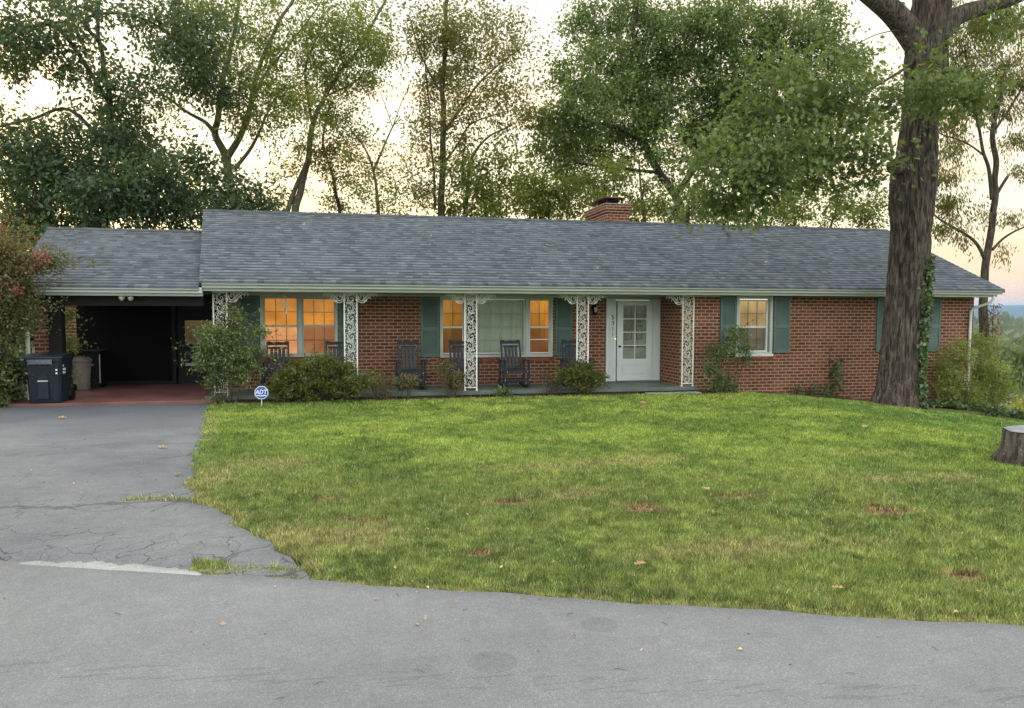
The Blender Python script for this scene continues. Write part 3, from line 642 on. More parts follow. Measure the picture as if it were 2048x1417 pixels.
# ---- windows
def window(w, yf, sash, name='window'):
    """w: opening; sash: list of dicts(x0,x1,z0,z1,zm,cols,rows_top,rows_bot,mat,munt)"""
    d = .05; mb = MB(); x0, x1, z0, z1 = w
    mb.box(x0, x0+.07, yf-.025, yf+.12, z0, z1); mb.box(x1-.07, x1, yf-.025, yf+.12, z0, z1); mb.box(x0+.07, x1-.07, yf-.025, yf+.12, z1-.065, z1); mb.box(x0+.07, x1-.07, yf-.025, yf+.12, z0, z0+.06)
    for a, b in zip(sash, sash[1:]):
        mb.box(a['x1']+.03, b['x0']-.03, yf-.02, yf+.12, z0+.06, z1-.065)
    wi = mb.build(name, M['trim'], house, bevel=.004)
    for s in sash:
        a, b, c, e = s['x0'], s['x1'], s['z0'], s['z1']; fr = MB(); t = .035
        fr.box(a-t, a, yf+.03, yf+.08, c-t, e+t); fr.box(b, b+t, yf+.03, yf+.08, c-t, e+t); fr.box(a, b, yf+.03, yf+.08, e, e+t); fr.box(a, b, yf+.03, yf+.08, c-t, c)
        if s.get('zm'): fr.box(a, b, yf+.025, yf+.075, s['zm']-.022, s['zm']+.022)
        for q in s.get('rails', []): fr.box(a, b, yf+.02, yf+.05, q-.012, q+.012)
        fo = fr.build('sash', M['white'] if s.get('white') else M['trim'], wi)
        mu = MB(); parts = [(c, s['zm']-.022, s['rb']), (s['zm']+.022, e, s['rt'])] if s.get('zm') else [(c, e, s['rt'])]
        for q0, q1, nr in parts:
            for i in range(1, s['cols']): xx = a+(b-a)*i/s['cols']; mu.box(xx-.007, xx+.007, yf+.062, yf+.074, q0, q1)
            for j in range(1, nr): zz = q0+(q1-q0)*j/nr; mu.box(a, b, yf+.0625, yf+.0735, zz-.007, zz+.007)
        if mu.v: mu.build('muntin', s.get('munt', M['muntin']), wi)
        MB().box(a, b, yf+.054, yf+.058, c, e).build('pane', M['glass'], wi)
        MB().box(a-.03, b+.03, yf+.13, yf+.14, c-.03, e+.03).build('window_blind', s['mat'], wi)
    return wi
window(WA, 1.2, [dict(x0=-1.90, x1=-1.21, z0=.70, z1=1.945, zm=1.325, cols=3, rt=2, rb=2, mat=M['orange1']), dict(x0=-1.06, x1=-.38, z0=.70, z1=1.935, zm=1.325, cols=3, rt=2, rb=2, mat=M['orange2'])])
wb = window(WB, 1.2, [dict(x0=2.13, x1=2.59, z0=.68, z1=1.93, zm=1.29, cols=2, rt=2, rb=2, mat=M['amber'], white=1), dict(x0=2.69, x1=4.09, z0=.68, z1=1.925, cols=5, rt=4, rb=0, mat=M['sheer'], munt=M['trim'], white=1), dict(x0=4.25, x1=4.715, z0=.68, z1=1.93, zm=1.29, rails=[.99], cols=2, rt=2, rb=1, mat=M['amber2'], white=1)])
MB().box(2.655, 2.985, 1.318, 1.326, .66, 1.95).build('dark_gap_panel', M['dark'], wb)  # added dark sheet painted as the unlit room in the curtain gap
s3 = dict(x0=9.15, x1=9.86, z0=.74, z1=1.93, zm=1.31, cols=3, rt=2, rb=2, mat=M['peach'], white=1)
window(W3, 0, [s3]); window(W4, 0, [dict(s3, x0=13.43, x1=14.17)])
for x0, x1 in ((9.04, 10.0), (13.32, 14.28)): MB().box(x0-.02, x1+.02, -.05, -.026, .60, .66).build('window_ledge', M['white'], house, bevel=.004)
def shutter(x0, x1, yf, z0, z1):
    mb = MB(); d = .035; st = .045; zm = z0+(z1-z0)*.47
    mb.box(x0, x0+st, yf-d, yf-.003, z0, z1); mb.box(x1-st, x1, yf-d, yf-.003, z0, z1)
    for a, b in ((z0, z0+.075), (zm-.035, zm+.035), (z1-.06, z1)): mb.box(x0+st, x1-st, yf-d, yf-.003, a, b)
    for a, b in ((z0+.075, zm-.035), (zm+.035, z1-.06)):
        n = int((b-a)/.036)
        for i in range(n):
            q = a+(b-a)*i/n; h = (b-a)/n
            mb.add([(x0+st, yf-d+.006, q), (x1-st, yf-d+.006, q), (x1-st, yf-.008, q+h*.95), (x0+st, yf-.008, q+h*.95), (x0+st, yf-d+.006, q+.006), (x1-st, yf-d+.006, q+.006), (x1-st, yf-.008, q+h*.95+.006), (x0+st, yf-.008, q+h*.95+.006)], [(0, 1, 2, 3), (4, 7, 6, 5), (0, 4, 5, 1), (3, 2, 6, 7)])
    mb.box(x0+st, x1-st, yf-.008, yf-.003, z0+.05, z1-.05)
    return mb.build('shutter', M['shutter'], house)
for a, b in ((-2.47, -2.02), (-.27, .17), (1.60, 2.03), (4.87, 5.30)): shutter(a, b, 1.2, .59, 2.0)
for a, b in ((8.62, 9.02), (10.03, 10.46), (12.88, 13.30), (14.31, 14.74)): shutter(a, b, 0, .68, 2.035)

# ---- entrance
mb = MB(); mb.box(6.17, 6.425, 1.16, 1.36, -.055, 2.0); mb.box(7.37, 7.60, 1.17, 1.36, -.055, 2.0); mb.box(6.425, 7.37, 1.16, 1.36, 1.965, 2.0)
mb.build('door_surround', M['doorw'], house)
mb = MB(); mb.box(7.375, 7.57, 1.164, 1.169, -.05, 1.96)
for i in range(6): a = 7.385+i*.034; mb.tube([(a, 1.164, -.045), (a, 1.164, 1.955)], .012, 6)
mb.build('fluting', M['doorw'], house); mb = MB(); mb.box(6.245, 6.37, 1.154, 1.159, -.05, 1.5)
for i in range(4): a = 6.255+i*.034; mb.tube([(a, 1.154, -.045), (a, 1.154, 1.50-.05*i)], .007, 6)
mb.build('fluting', M['doorw'], house)
gx = (6.60, 7.215); gz = (.50, 1.825); X0, X1, Z0, Z1 = 6.445, 7.365, -.045, 1.955
mb = MB(); mb.box(X0, gx[0], 1.125, 1.165, Z0, Z1); mb.box(gx[1], X1, 1.125, 1.165, Z0, Z1); mb.box(gx[0], gx[1], 1.125, 1.165, gz[1], Z1); mb.box(gx[0], gx[1], 1.125, 1.165, Z0, gz[0])
door = mb.build('door', M['doorw'], house, bevel=.003)
mb = MB(); zp, zq = .13, .36
mb.box(6.57, 7.25, 1.113, 1.124, zq-.022, zq); mb.box(6.57, 7.25, 1.113, 1.124, zp, zp+.022); mb.box(6.57, 6.59, 1.113, 1.124, zp+.022, zq-.022); mb.box(7.23, 7.25, 1.113, 1.124, zp+.022, zq-.022); mb.build('panel_molding', M['doorw'], door)
mb = MB(); mb.box((gx[0]+gx[1])/2-.012, (gx[0]+gx[1])/2+.012, 1.12, 1.14, gz[0], gz[1])
for i in range(1, 4): zz = gz[0]+(gz[1]-gz[0])*i/4; mb.box(gx[0], gx[1], 1.1215, 1.1385, zz-.012, zz+.012)
mb.build('muntin', M['white'], door)
MB().box(gx[0], gx[1], 1.146, 1.150, *gz).build('pane', M['glass'], door)
MB().box(gx[0]-.05, gx[1]+.05, 1.22, 1.25, gz[0]-.1, gz[1]+.05).build('inner_door', M['dim'], door)
mb = MB()
for a, b, c, e in ((6.68, 6.86, .98, 1.33), (6.98, 7.14, .98, 1.33), (6.68, 6.86, 1.42, 1.78), (6.98, 7.14, 1.42, 1.78)):
    mb.box(a, b, 1.208, 1.219, c, c+.02); mb.box(a, b, 1.208, 1.219, e-.02, e); mb.box(a, a+.018, 1.208, 1.219, c+.02, e-.02); mb.box(b-.018, b, 1.208, 1.219, c+.02, e-.02)
mb.box(6.62, 7.2, 1.208, 1.219, .78, .82)
mb.build('inner_door_panel', pmat('inner_door_trim', (.16, .17, .14)), door)
MB().lathe([(.022, 0), (.028, .01), (.028, .035), (.015, .045)], (0, 0, 0), 12)
mb = MB(); mb.tube([(6.508, 1.124, .81), (6.508, 1.10, .81), (6.508, 1.075, .81), (6.508, 1.06, .81)], [.026, .014, .027, .018], 12); mb.build('handle', M['black'], door, smooth=True)
for zz in (.22, 1.7): MB().box(7.30, 7.345, 1.117, 1.124, zz, zz+.1).build('hinge', M['white'], door)
mb = MB(); mb.tube([(6.40, 1.158, .995), (6.40, 1.148, .995)], [.028, .028], 12); bl = mb.build('doorbell', M['brass'], house); mb = MB(); mb.tube([(6.40, 1.1475, .995), (6.40, 1.138, .995)], [.019, .017], 12); mb.build('doorbell_button', M['bell'], bl)
def text_mesh(s, size, name, mat, parent, loc, ext=.003, sx=1., shear=0., bold=0.):
    cu = bpy.data.curves.new(name, 'FONT'); cu.body = s; cu.size = size; cu.extrude = ext; cu.align_x = 'CENTER'; cu.align_y = 'CENTER'; cu.shear = shear; cu.offset = bold; cu.resolution_u = 4
    t = bpy.data.objects.new('tmp', cu); COL.objects.link(t); dg = bpy.context.evaluated_depsgraph_get(); me = bpy.data.meshes.new_from_object(t.evaluated_get(dg)); bpy.data.objects.remove(t)
    o0 = wloc(parent)
    for v in me.vertices: a, b, c = v.co; v.co = (a*sx+loc[0]-o0[0], -c+loc[1]-o0[1], b+loc[2]-o0[2])
    me.flip_normals(); me.materials.clear(); me.materials.append(mat); return link(name, me, parent)
for ch_, px, pz in (('5', 6.335, 1.525), ('0', 6.337, 1.385), ('1', 6.335, 1.245), ('1', 6.335, 1.105)):
    text_mesh(ch_, .155, 'house_number', M['black'], house, (px, 1.155, pz), .004, .85, 0, .002)
# wall lantern left of the door
mb = MB(); mb.box(5.80, 5.90, 1.165, 1.198, 1.70, 1.86); la = mb.build('wall_lantern', M['black'], house)
MB().lathe([(.02, 0), (.055, .015), (.07, .17), (.02, .24), (.012, .28)], (5.85, 1.09, 1.58), 6).build('lantern_cage', M['black'], la)
MB().lathe([(.03, 0), (.045, .1), (.03, .12)], (5.85, 1.03, 1.66), 8).build('lantern_glass', M['bulbglass'], la)
MB().tube([(5.85, 1.18, 1.8), (5.85, 1.13, 1.88), (5.85, 1.09, 1.86)], .01, 6).build('lantern_arm', M['black'], la)

# ---- wrought iron scrollwork porch posts
def ribbon(mb, pts, w, y, th=.010):
    """flat bar following pts (x,z), widths w (list)"""
    n = len(pts); vs = []
    for i, (a, b) in enumerate(pts):
        p, q = pts[max(i-1, 0)], pts[min(i+1, n-1)]; dx, dz = q[0]-p[0], q[1]-p[1]; l = math.hypot(dx, dz) or 1; nx, nz = -dz/l, dx/l; ww = w[i]/2
        vs += [(a+nx*ww, y-th/2, b+nz*ww), (a-nx*ww, y-th/2, b-nz*ww), (a-nx*ww, y+th/2, b-nz*ww), (a+nx*ww, y+th/2, b+nz*ww)]
    fs = [(0, 1, 2, 3), (4*n-1, 4*n-2, 4*n-3, 4*n-4)]
    for i in range(n-1):
        for k in range(4): fs.append((4*i+k, 4*i+(k+1) % 4, 4*i+4+(k+1) % 4, 4*i+4+k))
    mb.add(vs, fs)
def arc(cx, cz, r0, r1, a0, a1, n=14): return [(cx+(r0+(r1-r0)*i/n)*math.cos(R(a0+(a1-a0)*i/n)), cz+(r0+(r1-r0)*i/n)*math.sin(R(a0+(a1-a0)*i/n))) for i in range(n+1)]
def tap(n, a, b): return [a+(b-a)*i/(n-1) for i in range(n)]
def scroll_module(mb, cx, cz, h, sgn, hw, y):
    S = lambda pts: [(cx+sgn*(p[0]), cz+p[1]) for p in pts]; k = h/.21
    def rb(p, w0, w1): ribbon(mb, S(p), tap(len(p), w0*.72, w1*.72), y)
    rb(arc(.02*k, 0, .098*k, .092*k, 60, 300, 20), .013, .017)      # big outer C
    rb(arc(.02*k, 0, .070*k, .060*k, 95, 330, 16), .010, .016)
    rb(arc(.022*k, .0, .040*k, .012*k, -60, 250, 16), .016, .014)   # inner curl
    rb(arc(.055*k, .075*k, .052*k, .03*k, 200, 20, 10), .012, .018)
    rb(arc(.07*k, -.085*k, .055*k, .03*k, 120, 310, 10), .012, .016)
    rb([(.09*k, .0), (.115*k, .035*k), (.125*k, .08*k)], .006, .02)
    rb([(-.05*k, .088*k), (-.09*k, .10*k), (-.125*k, .075*k)], .014, .008)
    rb([(-.065*k, -.08*k), (-.10*k, -.092*k), (-.128*k, -.065*k)], .016, .008)
    rb([(-.12*k, .02*k), (-.10*k, -.03*k), (-.125*k, -.055*k)], .008, .014)
    for a, b, r_ in ((-.105, .052, .013), (.112, -.03, .014), (-.11, -.015, .009), (.045, .018, .011), (.085, .045, .010)):
        rb([(a*k-r_, b*k), (a*k, b*k+.002), (a*k+r_, b*k)], 2*r_, 2*r_)
def iron_post(name, x0, x1, left, right, label, first=False):
    y = -.06; cx = (x0+x1)/2; hw = (x1-x0)/2
    fr = MB()
    for a in (x0, x1-.024): fr.box(a, a+.024, y-.013, y+.013, PZ, 2.062)
    fr.box(x0+.024, x1-.024, y-.012, y+.012, PZ+.055, PZ+.075); fr.box(x0+.024, x1-.024, y-.012, y+.012, 2.04, 2.06)
    fr.box(x0-.01, x0+.034, y-.022, y+.022, PZ, PZ+.018); fr.box(x1-.034, x1+.01, y-.022, y+.022, PZ, PZ+.018)
    po = fr.build('porch_post', M['iron'], house); po['label'] = label
    sc = MB(); n = 10; z0 = PZ+.075; h = (2.04-z0)/n
    for i in range(n): scroll_module(sc, cx, z0+h*(i+.5), h, 1 if i % 2 else -1, hw-.024, y)
    sc.build('scroll_panel', M['iron'], po)
    for side, on in ((-1, left), (1, right)):
        if not on: continue
        xb = x0 if side < 0 else x1; b = MB(); S = lambda pts: [(xb+side*p[0]*1.2, 2.05+p[1]*1.2) for p in pts]
        def rb(p, w0, w1): ribbon(b, S(p), tap(len(p), w0*1.1, w1*1.1), y)
        rb([(0, 0), (.34, .0)], .010, .008); rb(arc(.085, -.075, .10, .095, 175, 330, 12), .013, .013); rb(arc(.085, -.075, .068, .06, 150, 340, 12), .014, .012)
        rb(arc(.075, -.06, .040, .014, -30, 270, 12), .014, .012)
        rb([(.10, -.165), (.16, -.12), (.20, -.07), (.25, -.035), (.30, -.02), (.335, -.028), (.345, -.05), (.325, -.058)], .014, .012)
        rb([(.09, -.12), (.13, -.08), (.17, -.035), (.22, -.005)], .014, .008); rb([(.12, -.14), (.155, -.075), (.20, -.03), (.26, -.008)], .010, .008)
        rb([(.05, -.02), (.09, -.03), (.12, -.01)], .014, .008); rb([(.21, -.075), (.235, -.095), (.225, -.115)], .016, .006); rb([(0, -.12), (.03, -.09), (.025, -.04)], .014, .01); rb([(.27, -.04), (.29, -.06), (.28, -.075)], .014, .006)
        b.build('post_bracket', M['iron'], po)
for a, b, l, r_, lab in ((-2.79, -2.50, 0, 1, 'white scrollwork iron corner post behind the nandina bush'), (-.155, .135, 1, 1, 'white scrollwork iron post behind the wide azalea'), (2.445, 2.735, 1, 1, 'white scrollwork iron post between two rocking chairs'), (5.03, 5.32, 1, 1, 'white scrollwork iron post left of the front door'), (7.62, 7.92, 1, 0, 'white scrollwork iron post right of the front door')):
    iron_post('porch_post', a, b, l, r_, lab)

# ------------------------------------------------------------------ rocking chairs
def rocking_chair(loc, label):
    t = thing('rocking_chair', label, 'rocking chair', loc, 'dark rocking chairs on the porch'); lx, ly, lz = loc
    def B(): return MB()
    def g(mb, name, **k): 
        mb.v = [(a+lx, b+ly, c+lz) for a, b, c in mb.v]; return mb.build(name, M['chair'], t, **k)
    yb = lambda z: .17+(z-.38)*.30                            # back rakes away from the viewer
    for s in (-1, 1):
        mb = B(); x = s*.25; pts = [(-.40, .07), (-.30, .035), (-.15, .01), (.02, .0), (.2, .015), (.38, .05), (.52, .10)]
        poly = [(a, b) for a, b in pts]+[(a, b+.055) for a, b in reversed(pts)]
        mb.prismx(poly, x-.019, x+.019); g(mb, 'rocker')
        mb = B(); mb.box(s*.285-.022, s*.285+.022, -.27, -.20, .05, .63); g(mb, 'front_leg', bevel=.004)
        mb = B(); mb.box(s*.285-.02, s*.285+.02, .17, .23, .06, .62); g(mb, 'rear_leg', bevel=.004)
        mb = B(); mb.box(s*.315-.055, s*.315+.055, -.34, .26, .63, .655); g(mb, 'armrest', bevel=.005)
        mb = B(); x = s*.225; mb.box(x-.018, x+.018, -.02, .02, .34, 1.08, sh=lambda q: (q[0], q[1]+yb(q[2]), q[2])); g(mb, 'back_post', bevel=.003)
    for i in range(4): mb = B(); x = -.125+i*.0835; mb.box(x-.030, x+.030, -.008, .008, .42, .93, sh=lambda q: (q[0], q[1]+yb(q[2]), q[2])); g(mb, 'back_slat')
    mb = B(); n = 12; top = [(-.207+.414*i/n, 1.075+.012*math.cos(4*math.pi*i/n)-.012+.018*abs(math.cos(math.pi*i/n))) for i in range(n+1)]
    poly = [(-.207, 1.0)]+[(.207, 1.0)]+[q for q in reversed(top)]; mb.prism(poly, yb(1.03)-.014, yb(1.03)+.014); g(mb, 'crest_rail'); mb = B(); mb.box(-.207, .207, yb(.95)-.014, yb(.95)+.014, .915, .965); g(mb, 'back_rail'); mb = B(); mb.box(-.207, .207, yb(.43)-.014, yb(.43)+.014, .395, .45); g(mb, 'back_rail')
    mb = B()
    for i in range(7): y = -.27+i*.068; mb.box(-.262, .262, y, y+.058, .40-.012*i, .42-.012*i)
    mb.box(-.262, .262, -.285, -.262, .355, .41); g(mb, 'seat', bevel=.003)
    for q in ((-.25, -.215, .17, .21), (.18, .21, .17, .21), (-.02, .015, .12, .15)): mb = B(); mb.box(-.262, .262, *q); g(mb, 'stretcher')
    for x, y, z in ((-.235, -.286, .385), (.235, -.286, .385), (-.285, -.272, .19), (.285, -.272, .19), (-.19, yb(.94)-.016, .94), (.19, yb(.94)-.016, .94)): mb = MB(); mb.box(lx+x-.009, lx+x+.009, ly+y-.004, ly+y+.001, lz+z-.009, lz+z+.009); mb.build('bolt_cap', M['screw'], t)
    return t
c0 = rocking_chair((-1.59, .42, PZ), 'dark rocking chair at the left end of the porch, half hidden behind the nandina')
for x, lab in ((-.33, 'dark rocking chair behind the wide azalea and its white post'), (1.30, 'dark rocking chair in full view against bare brick, left of the shutter'),
               (2.48, 'dark rocking chair half hidden by the middle white iron post'), (3.68, 'dark rocking chair in front of the large picture window'), (5.16, 'dark rocking chair nearest the front door, behind a small bush')):
    c = dup(c0, (x, .42, PZ), lab)
    if x in (1.30, 2.48): c.rotation_euler.z = R(5)
    if x == 3.68: c.rotation_euler.z = R(3)

# ------------------------------------------------------------------ wind chime, sign
p = (-1.36, -.1, 2.06)
t = thing('wind_chime', 'pale wooden wind chime hanging in front of the lit left window', 'wind chime', p)
MB().tube([p, (p[0], p[1], 1.97)], .004, 5).build('hook', M['brass'], t)
MB().lathe([(.045, 0), (.05, .006), (.045, .014)], (p[0], p[1], 1.955), 14).build('top_disc', M['bamboo'], t)
for k in range(5):
    a = k*1.256; x, y = p[0]+.034*math.cos(a), p[1]+.034*math.sin(a); MB().tube([(x, y, 1.95), (x, y, 1.90)], .0015, 4).tube([(x, y, 1.90), (x, y, 1.60+.03*k)], .0085, 7).build('chime_tube', M['bamboo'], t)
MB().tube([(p[0], p[1], 1.955), (p[0], p[1], 1.45)], .002, 4).build('cord', M['wood'], t); MB().lathe([(.02, 0), (.024, .004), (.02, .008)], (p[0], p[1], 1.70), 10).build('clapper', M['wood'], t)
SX, SY, SZ = -1.73, -1.18, float(H(-1.73, -1.18))
t = thing('yard_sign', 'small blue octagonal security sign on a white stake beside the azalea', 'sign', (SX, SY, SZ))
cz = SZ+.255; oct_ = lambda r: [(SX+r*math.cos(R(22.5+45*k)), cz+r*math.sin(R(22.5+45*k))) for k in range(8)]
MB().prism(oct_(.136), SY-.004, SY+.004).build('border', M['signw'], t); MB().prism(oct_(.121), SY-.007, SY-.005).build('panel', M['blue'], t)
MB().box(SX-.006, SX+.006, SY+.005, SY+.012, SZ-.1, cz).build('stake', M['signw'], t)
text_mesh('ADT', .118, 'lettering', M['signw'], t, (SX-.006, SY-.012, cz+.010), .003, .88, .12, .003)
text_mesh('SECURITY', .026, 'lettering', M['pale'], t, (SX, SY-.010, cz+.080), .002, 1.0)
MB().box(SX-.095, SX-.02, SY-.0095, SY-.0075, cz-.062, cz-.045).box(SX-.012, SX+.093, SY-.0095, SY-.0075, cz-.064, cz-.046).build('small_print', M['signw'], t); MB().box(SX-.055, SX+.05, SY-.0095, SY-.0075, cz-.086, cz-.074).build('small_print', M['pale'], t)

# ------------------------------------------------------------------ bins and carport clutter
bx, by, bz = -5.74, -.40, -.115
t = thing('wheeled_bin', 'dark navy wheeled trash bin with ribbed lid beside the carport post', 'trash bin', (bx, by, bz))
def loft(mb, secs):
    for (x0, x1, y0, y1, zz) in secs: pass
    vs = []; 
    for (x0, x1, y0, y1, zz) in secs:
        r = .04; vs += [(x0+r, y0, zz), (x1-r, y0, zz), (x1, y0+r, zz), (x1, y1-r, zz), (x1-r, y1, zz), (x0+r, y1, zz), (x0, y1-r, zz), (x0, y0+r, zz)]
    n = len(secs); fs = [tuple(reversed(range(8))), tuple((n-1)*8+k for k in range(8))]+[(i*8+k, i*8+(k+1) % 8, i*8+8+(k+1) % 8, i*8+8+k) for i in range(n-1) for k in range(8)]
    return mb.add(vs, fs)
mb = MB(); loft(mb, [(bx-.27, bx+.27, by-.28, by+.26, bz+.01), (bx-.275, bx+.275, by-.29, by+.27, bz+.08), (bx-.315, bx+.315, by-.335, by+.31, bz+.80), (bx-.33, bx+.33, by-.35, by+.33, bz+.81), (bx-.33, bx+.33, by-.35, by+.33, bz+.86)]); bb = mb.build('bin_body', M['binn'], t)
mb = MB(); mb.prism([(bx-.09, bz+.10), (bx+.10, bz+.10), (bx+.075, bz+.50), (bx+.05, bz+.56), (bx-.06, bz+.56), (bx-.085, bz+.50)], by-.345, by-.29); mb.build('front_panel', pmat('bin_inset', (.016, .023, .031)), bb)
MB().box(bx-.09, bx+.085, by-.352, by-.332, bz+.425, bz+.445).build('lift_bar', M['screw'], bb)
mb = MB(); mb.box(bx-.23, bx+.17, by-.385, by-.35, bz+.76, bz+.845)
for k in range(5): a = bx-.235+k*.1; mb.box(a, a+.014, by-.40, by-.385, bz+.75, bz+.85)
mb.build('catch_rib', pmat('bin_rim', (.12, .15, .18)), bb)
mb = MB(); mb.prismx([(by-.37, bz+.862), (by-.36, bz+.90), (by-.1, bz+.945), (by+.2, bz+.94), (by+.36, bz+.89), (by+.36, bz+.862)], bx-.345, bx+.345); mb.build('lid', pmat('bin_lid', (.020, .027, .035), rough=.4), t, bevel=.008)
mb = MB(); mb.tube([(bx-.2, by+.36, bz+.84), (bx-.2, by+.42, bz+.84), (bx+.2, by+.42, bz+.84), (bx+.2, by+.36, bz+.84)], .014, 8); mb.build('handle', M['binn'], t)
for s in (-1, 1): MB().tube([(bx+s*.27, by+.25, bz+.12), (bx+s*.325, by+.25, bz+.12)], .12, 18).build('wheel', M['black'], t)
for i, (zz, ww) in enumerate(((.70, .018), (.63, .05), (.565, .05))): 
    mb = MB()
    for q in range(1 if i == 0 else 3): mb.box(bx+.318-.003*i, bx+.321-.003*i, by-.24+q*.05, by-.24+q*.05+.035, bz+zz, bz+zz+.04)
    mb.box(bx+.22, bx+.25, by-.346+.004*i, by-.336+.004*i, bz+zz, bz+zz+.03) if i else None
    mb.build('stencil_mark', M['signw'], bb)
gx_, gy_, gz_ = -5.95, 2.0, -.115
t = thing('round_trash_can', 'tall round grey-brown plastic trash can inside the carport', 'trash can', (gx_, gy_, gz_))
MB().lathe([(.15, 0), (.165, .02), (.20, .62), (.215, .63), (.215, .66), (.205, .665)], (gx_, gy_, gz_), 24).build('can_body', M['bing'], t, smooth=False)
MB().lathe([(.225, .64), (.228, .68), (.19, .70), (.17, .73), (.05, .745)], (gx_, gy_, gz_), 24).build('lid', M['bing'], t)
for s in (-1, 1): MB().box(gx_+s*.215-.03, gx_+s*.215+.03, gy_-.04, gy_+.04, gz_+.53, gz_+.58).build('handle', M['bing'], t)
MB().tube([(gx_-.13, gy_-.16, gz_+.07), (gx_-.06, gy_-.18, gz_+.07)], .07, 14).build('wheel', M['black'], t)
t = thing('storage_chest', 'black waist-high storage chest behind the grey trash can', 'chest', (-5.87, 2.55, -.115))
mb = MB(); mb.box(-6.27, -5.67, 2.3, 2.9, -.115, .70); mb.build('chest_body', M['black'], t, bevel=.01); MB().box(-6.3, -5.64, 2.27, 2.93, .70, .745).build('lid', M['dark'], t); MB().box(-5.665, -5.645, 2.28, 2.295, .0, .66).build('edge_strip', M['screw'], t)

# ------------------------------------------------------------------ fence and timber at left
t = thing('picket_fence', 'white picket fence with pointed slats behind the left shrubs', 'fence', (-8, .8, -.2))
for i in range(26):
    a = -9.4+i*.13; MB().prism([(a, -.25), (a+.085, -.25), (a+.085, .86), (a+.042, .93), (a, .86)], .60, .62).build('picket', M['white'], t)
for zz in (.05, .6): MB().box(-9.45, -6.1, .621, .66, zz, zz+.08).build('rail', M['white'], t)
for a in (-9.3, -7.7, -6.25): MB().box(a, a+.09, .661, .75, -.3, .85).build('fence_post', M['white'], t)
o = MB().box(-9.5, -6.35, -.72, -.58, -.2, -.06).build('landscape_timber', M['wood'], bevel=.012); tag(o, 'weathered landscape timber lying left of the navy bin', 'timber')

# ------------------------------------------------------------------ the big foreground oak
def ridged_trunk(name, rows, mat, parent, na=150, flare=None, amp=.06, freq=19., step=.045):
    """rows: (z, cx, cy, r). furrowed bark surface"""
    zs = np.arange(rows[0][0], rows[-1][0], step); rr = np.array(rows); V = []
    cxs = np.interp(zs, rr[:, 0], rr[:, 1]); cys = np.interp(zs, rr[:, 0], rr[:, 2]); rs = np.interp(zs, rr[:, 0], rr[:, 3])
    for i, zz in enumerate(zs):
        for k in range(na):
            a = 2*math.pi*k/na; r = rs[i]
            if flare: r += flare(a, zz)
            wob = MN.noise(Vector((math.cos(a)*1.3, math.sin(a)*1.3, zz*.6)))*.05*rs[i]*2
            q = Vector((math.cos(a)*freq*.35, math.sin(a)*freq*.35, zz*1.1)); f = 1-abs(MN.noise(q*1.6+Vector((5, 3, 1))))*2.4; f2 = MN.noise(q*5)
            d = amp*(max(-.9, f)+.35*f2)-amp*.5
            V.append((cxs[i]+math.cos(a)*(r+wob+d), cys[i]+math.sin(a)*(r+wob+d), zz))
    n = len(zs); j = np.arange(na); Fc = np.array([(i*na+k, i*na+(k+1) % na, (i+1)*na+(k+1) % na, (i+1)*na+k) for i in range(n-1) for k in range(na)])
    o = rawmesh(name, np.array(V), Fc, 4, mat, parent); o.data.polygons.foreach_set('use_smooth', [True]*len(Fc)); return o, (cxs, cys, rs, zs)
TY = -1.6
oak = thing('oak_tree', 'massive furrowed oak trunk on the front lawn with ivy up its right side', 'tree', (12.3, TY, -.4))
rows = []
for zz, a, b in ((-.75, 11.55, 12.92), (-.4, 11.62, 12.88), (-.1, 11.70, 12.84), (.25, 11.76, 12.82), (.81, 11.81, 12.83), (1.4, 11.84, 12.87), (1.96, 11.86, 12.92), (3.3, 11.96, 12.96), (4.1, 11.90, 13.02), (4.78, 11.90, 13.06), (5.2, 12.02, 13.06), (5.9, 12.13, 13.05), (6.8, 12.20, 13.18), (7.8, 12.20, 13.22), (8.7, 12.35, 13.30), (9.6, 12.5, 13.25), (12, 12.7, 13.2)):
    rows.append((zz, (a+b)/2, TY, (b-a)/2*.80))
ridged_trunk('trunk', rows, M['bark'], oak, flare=lambda a, zz: max(0, (.1-zz))*.30*max(0, math.cos(3*a+.6))**2)
mb = MB()
def PX(l, Y): return [W(a, b, Y+dy) for a, b, dy in l]
for l, r0, r1 in (([(1850, 110, 0), (1815, 60, 0), (1785, 25, -.1), (1745, -8, -.2), (1690, -50, -.3)], .30, .19), ([(1875, 75, 0), (1902, 42, .05), (1935, 24, .1), (1980, 12, .1), (2040, -8, .1), (2120, -50, .1)], .24, .12)):
    q = spline(PX(l, TY), 8); MB().tube(q, tap(len(q), r0, r1), 20).build('limb', M['bark'], oak, smooth=True)
mb.tube(spline(PX([(1800, 335, -.15), (1786, 338, -.25), (1780, 330, -.35)], TY), 4), [.16, .15, .14, .13, .12, .11, .10, .09, .07], 10)
mb.build('branch_stub', M['bark'], oak, smooth=True)
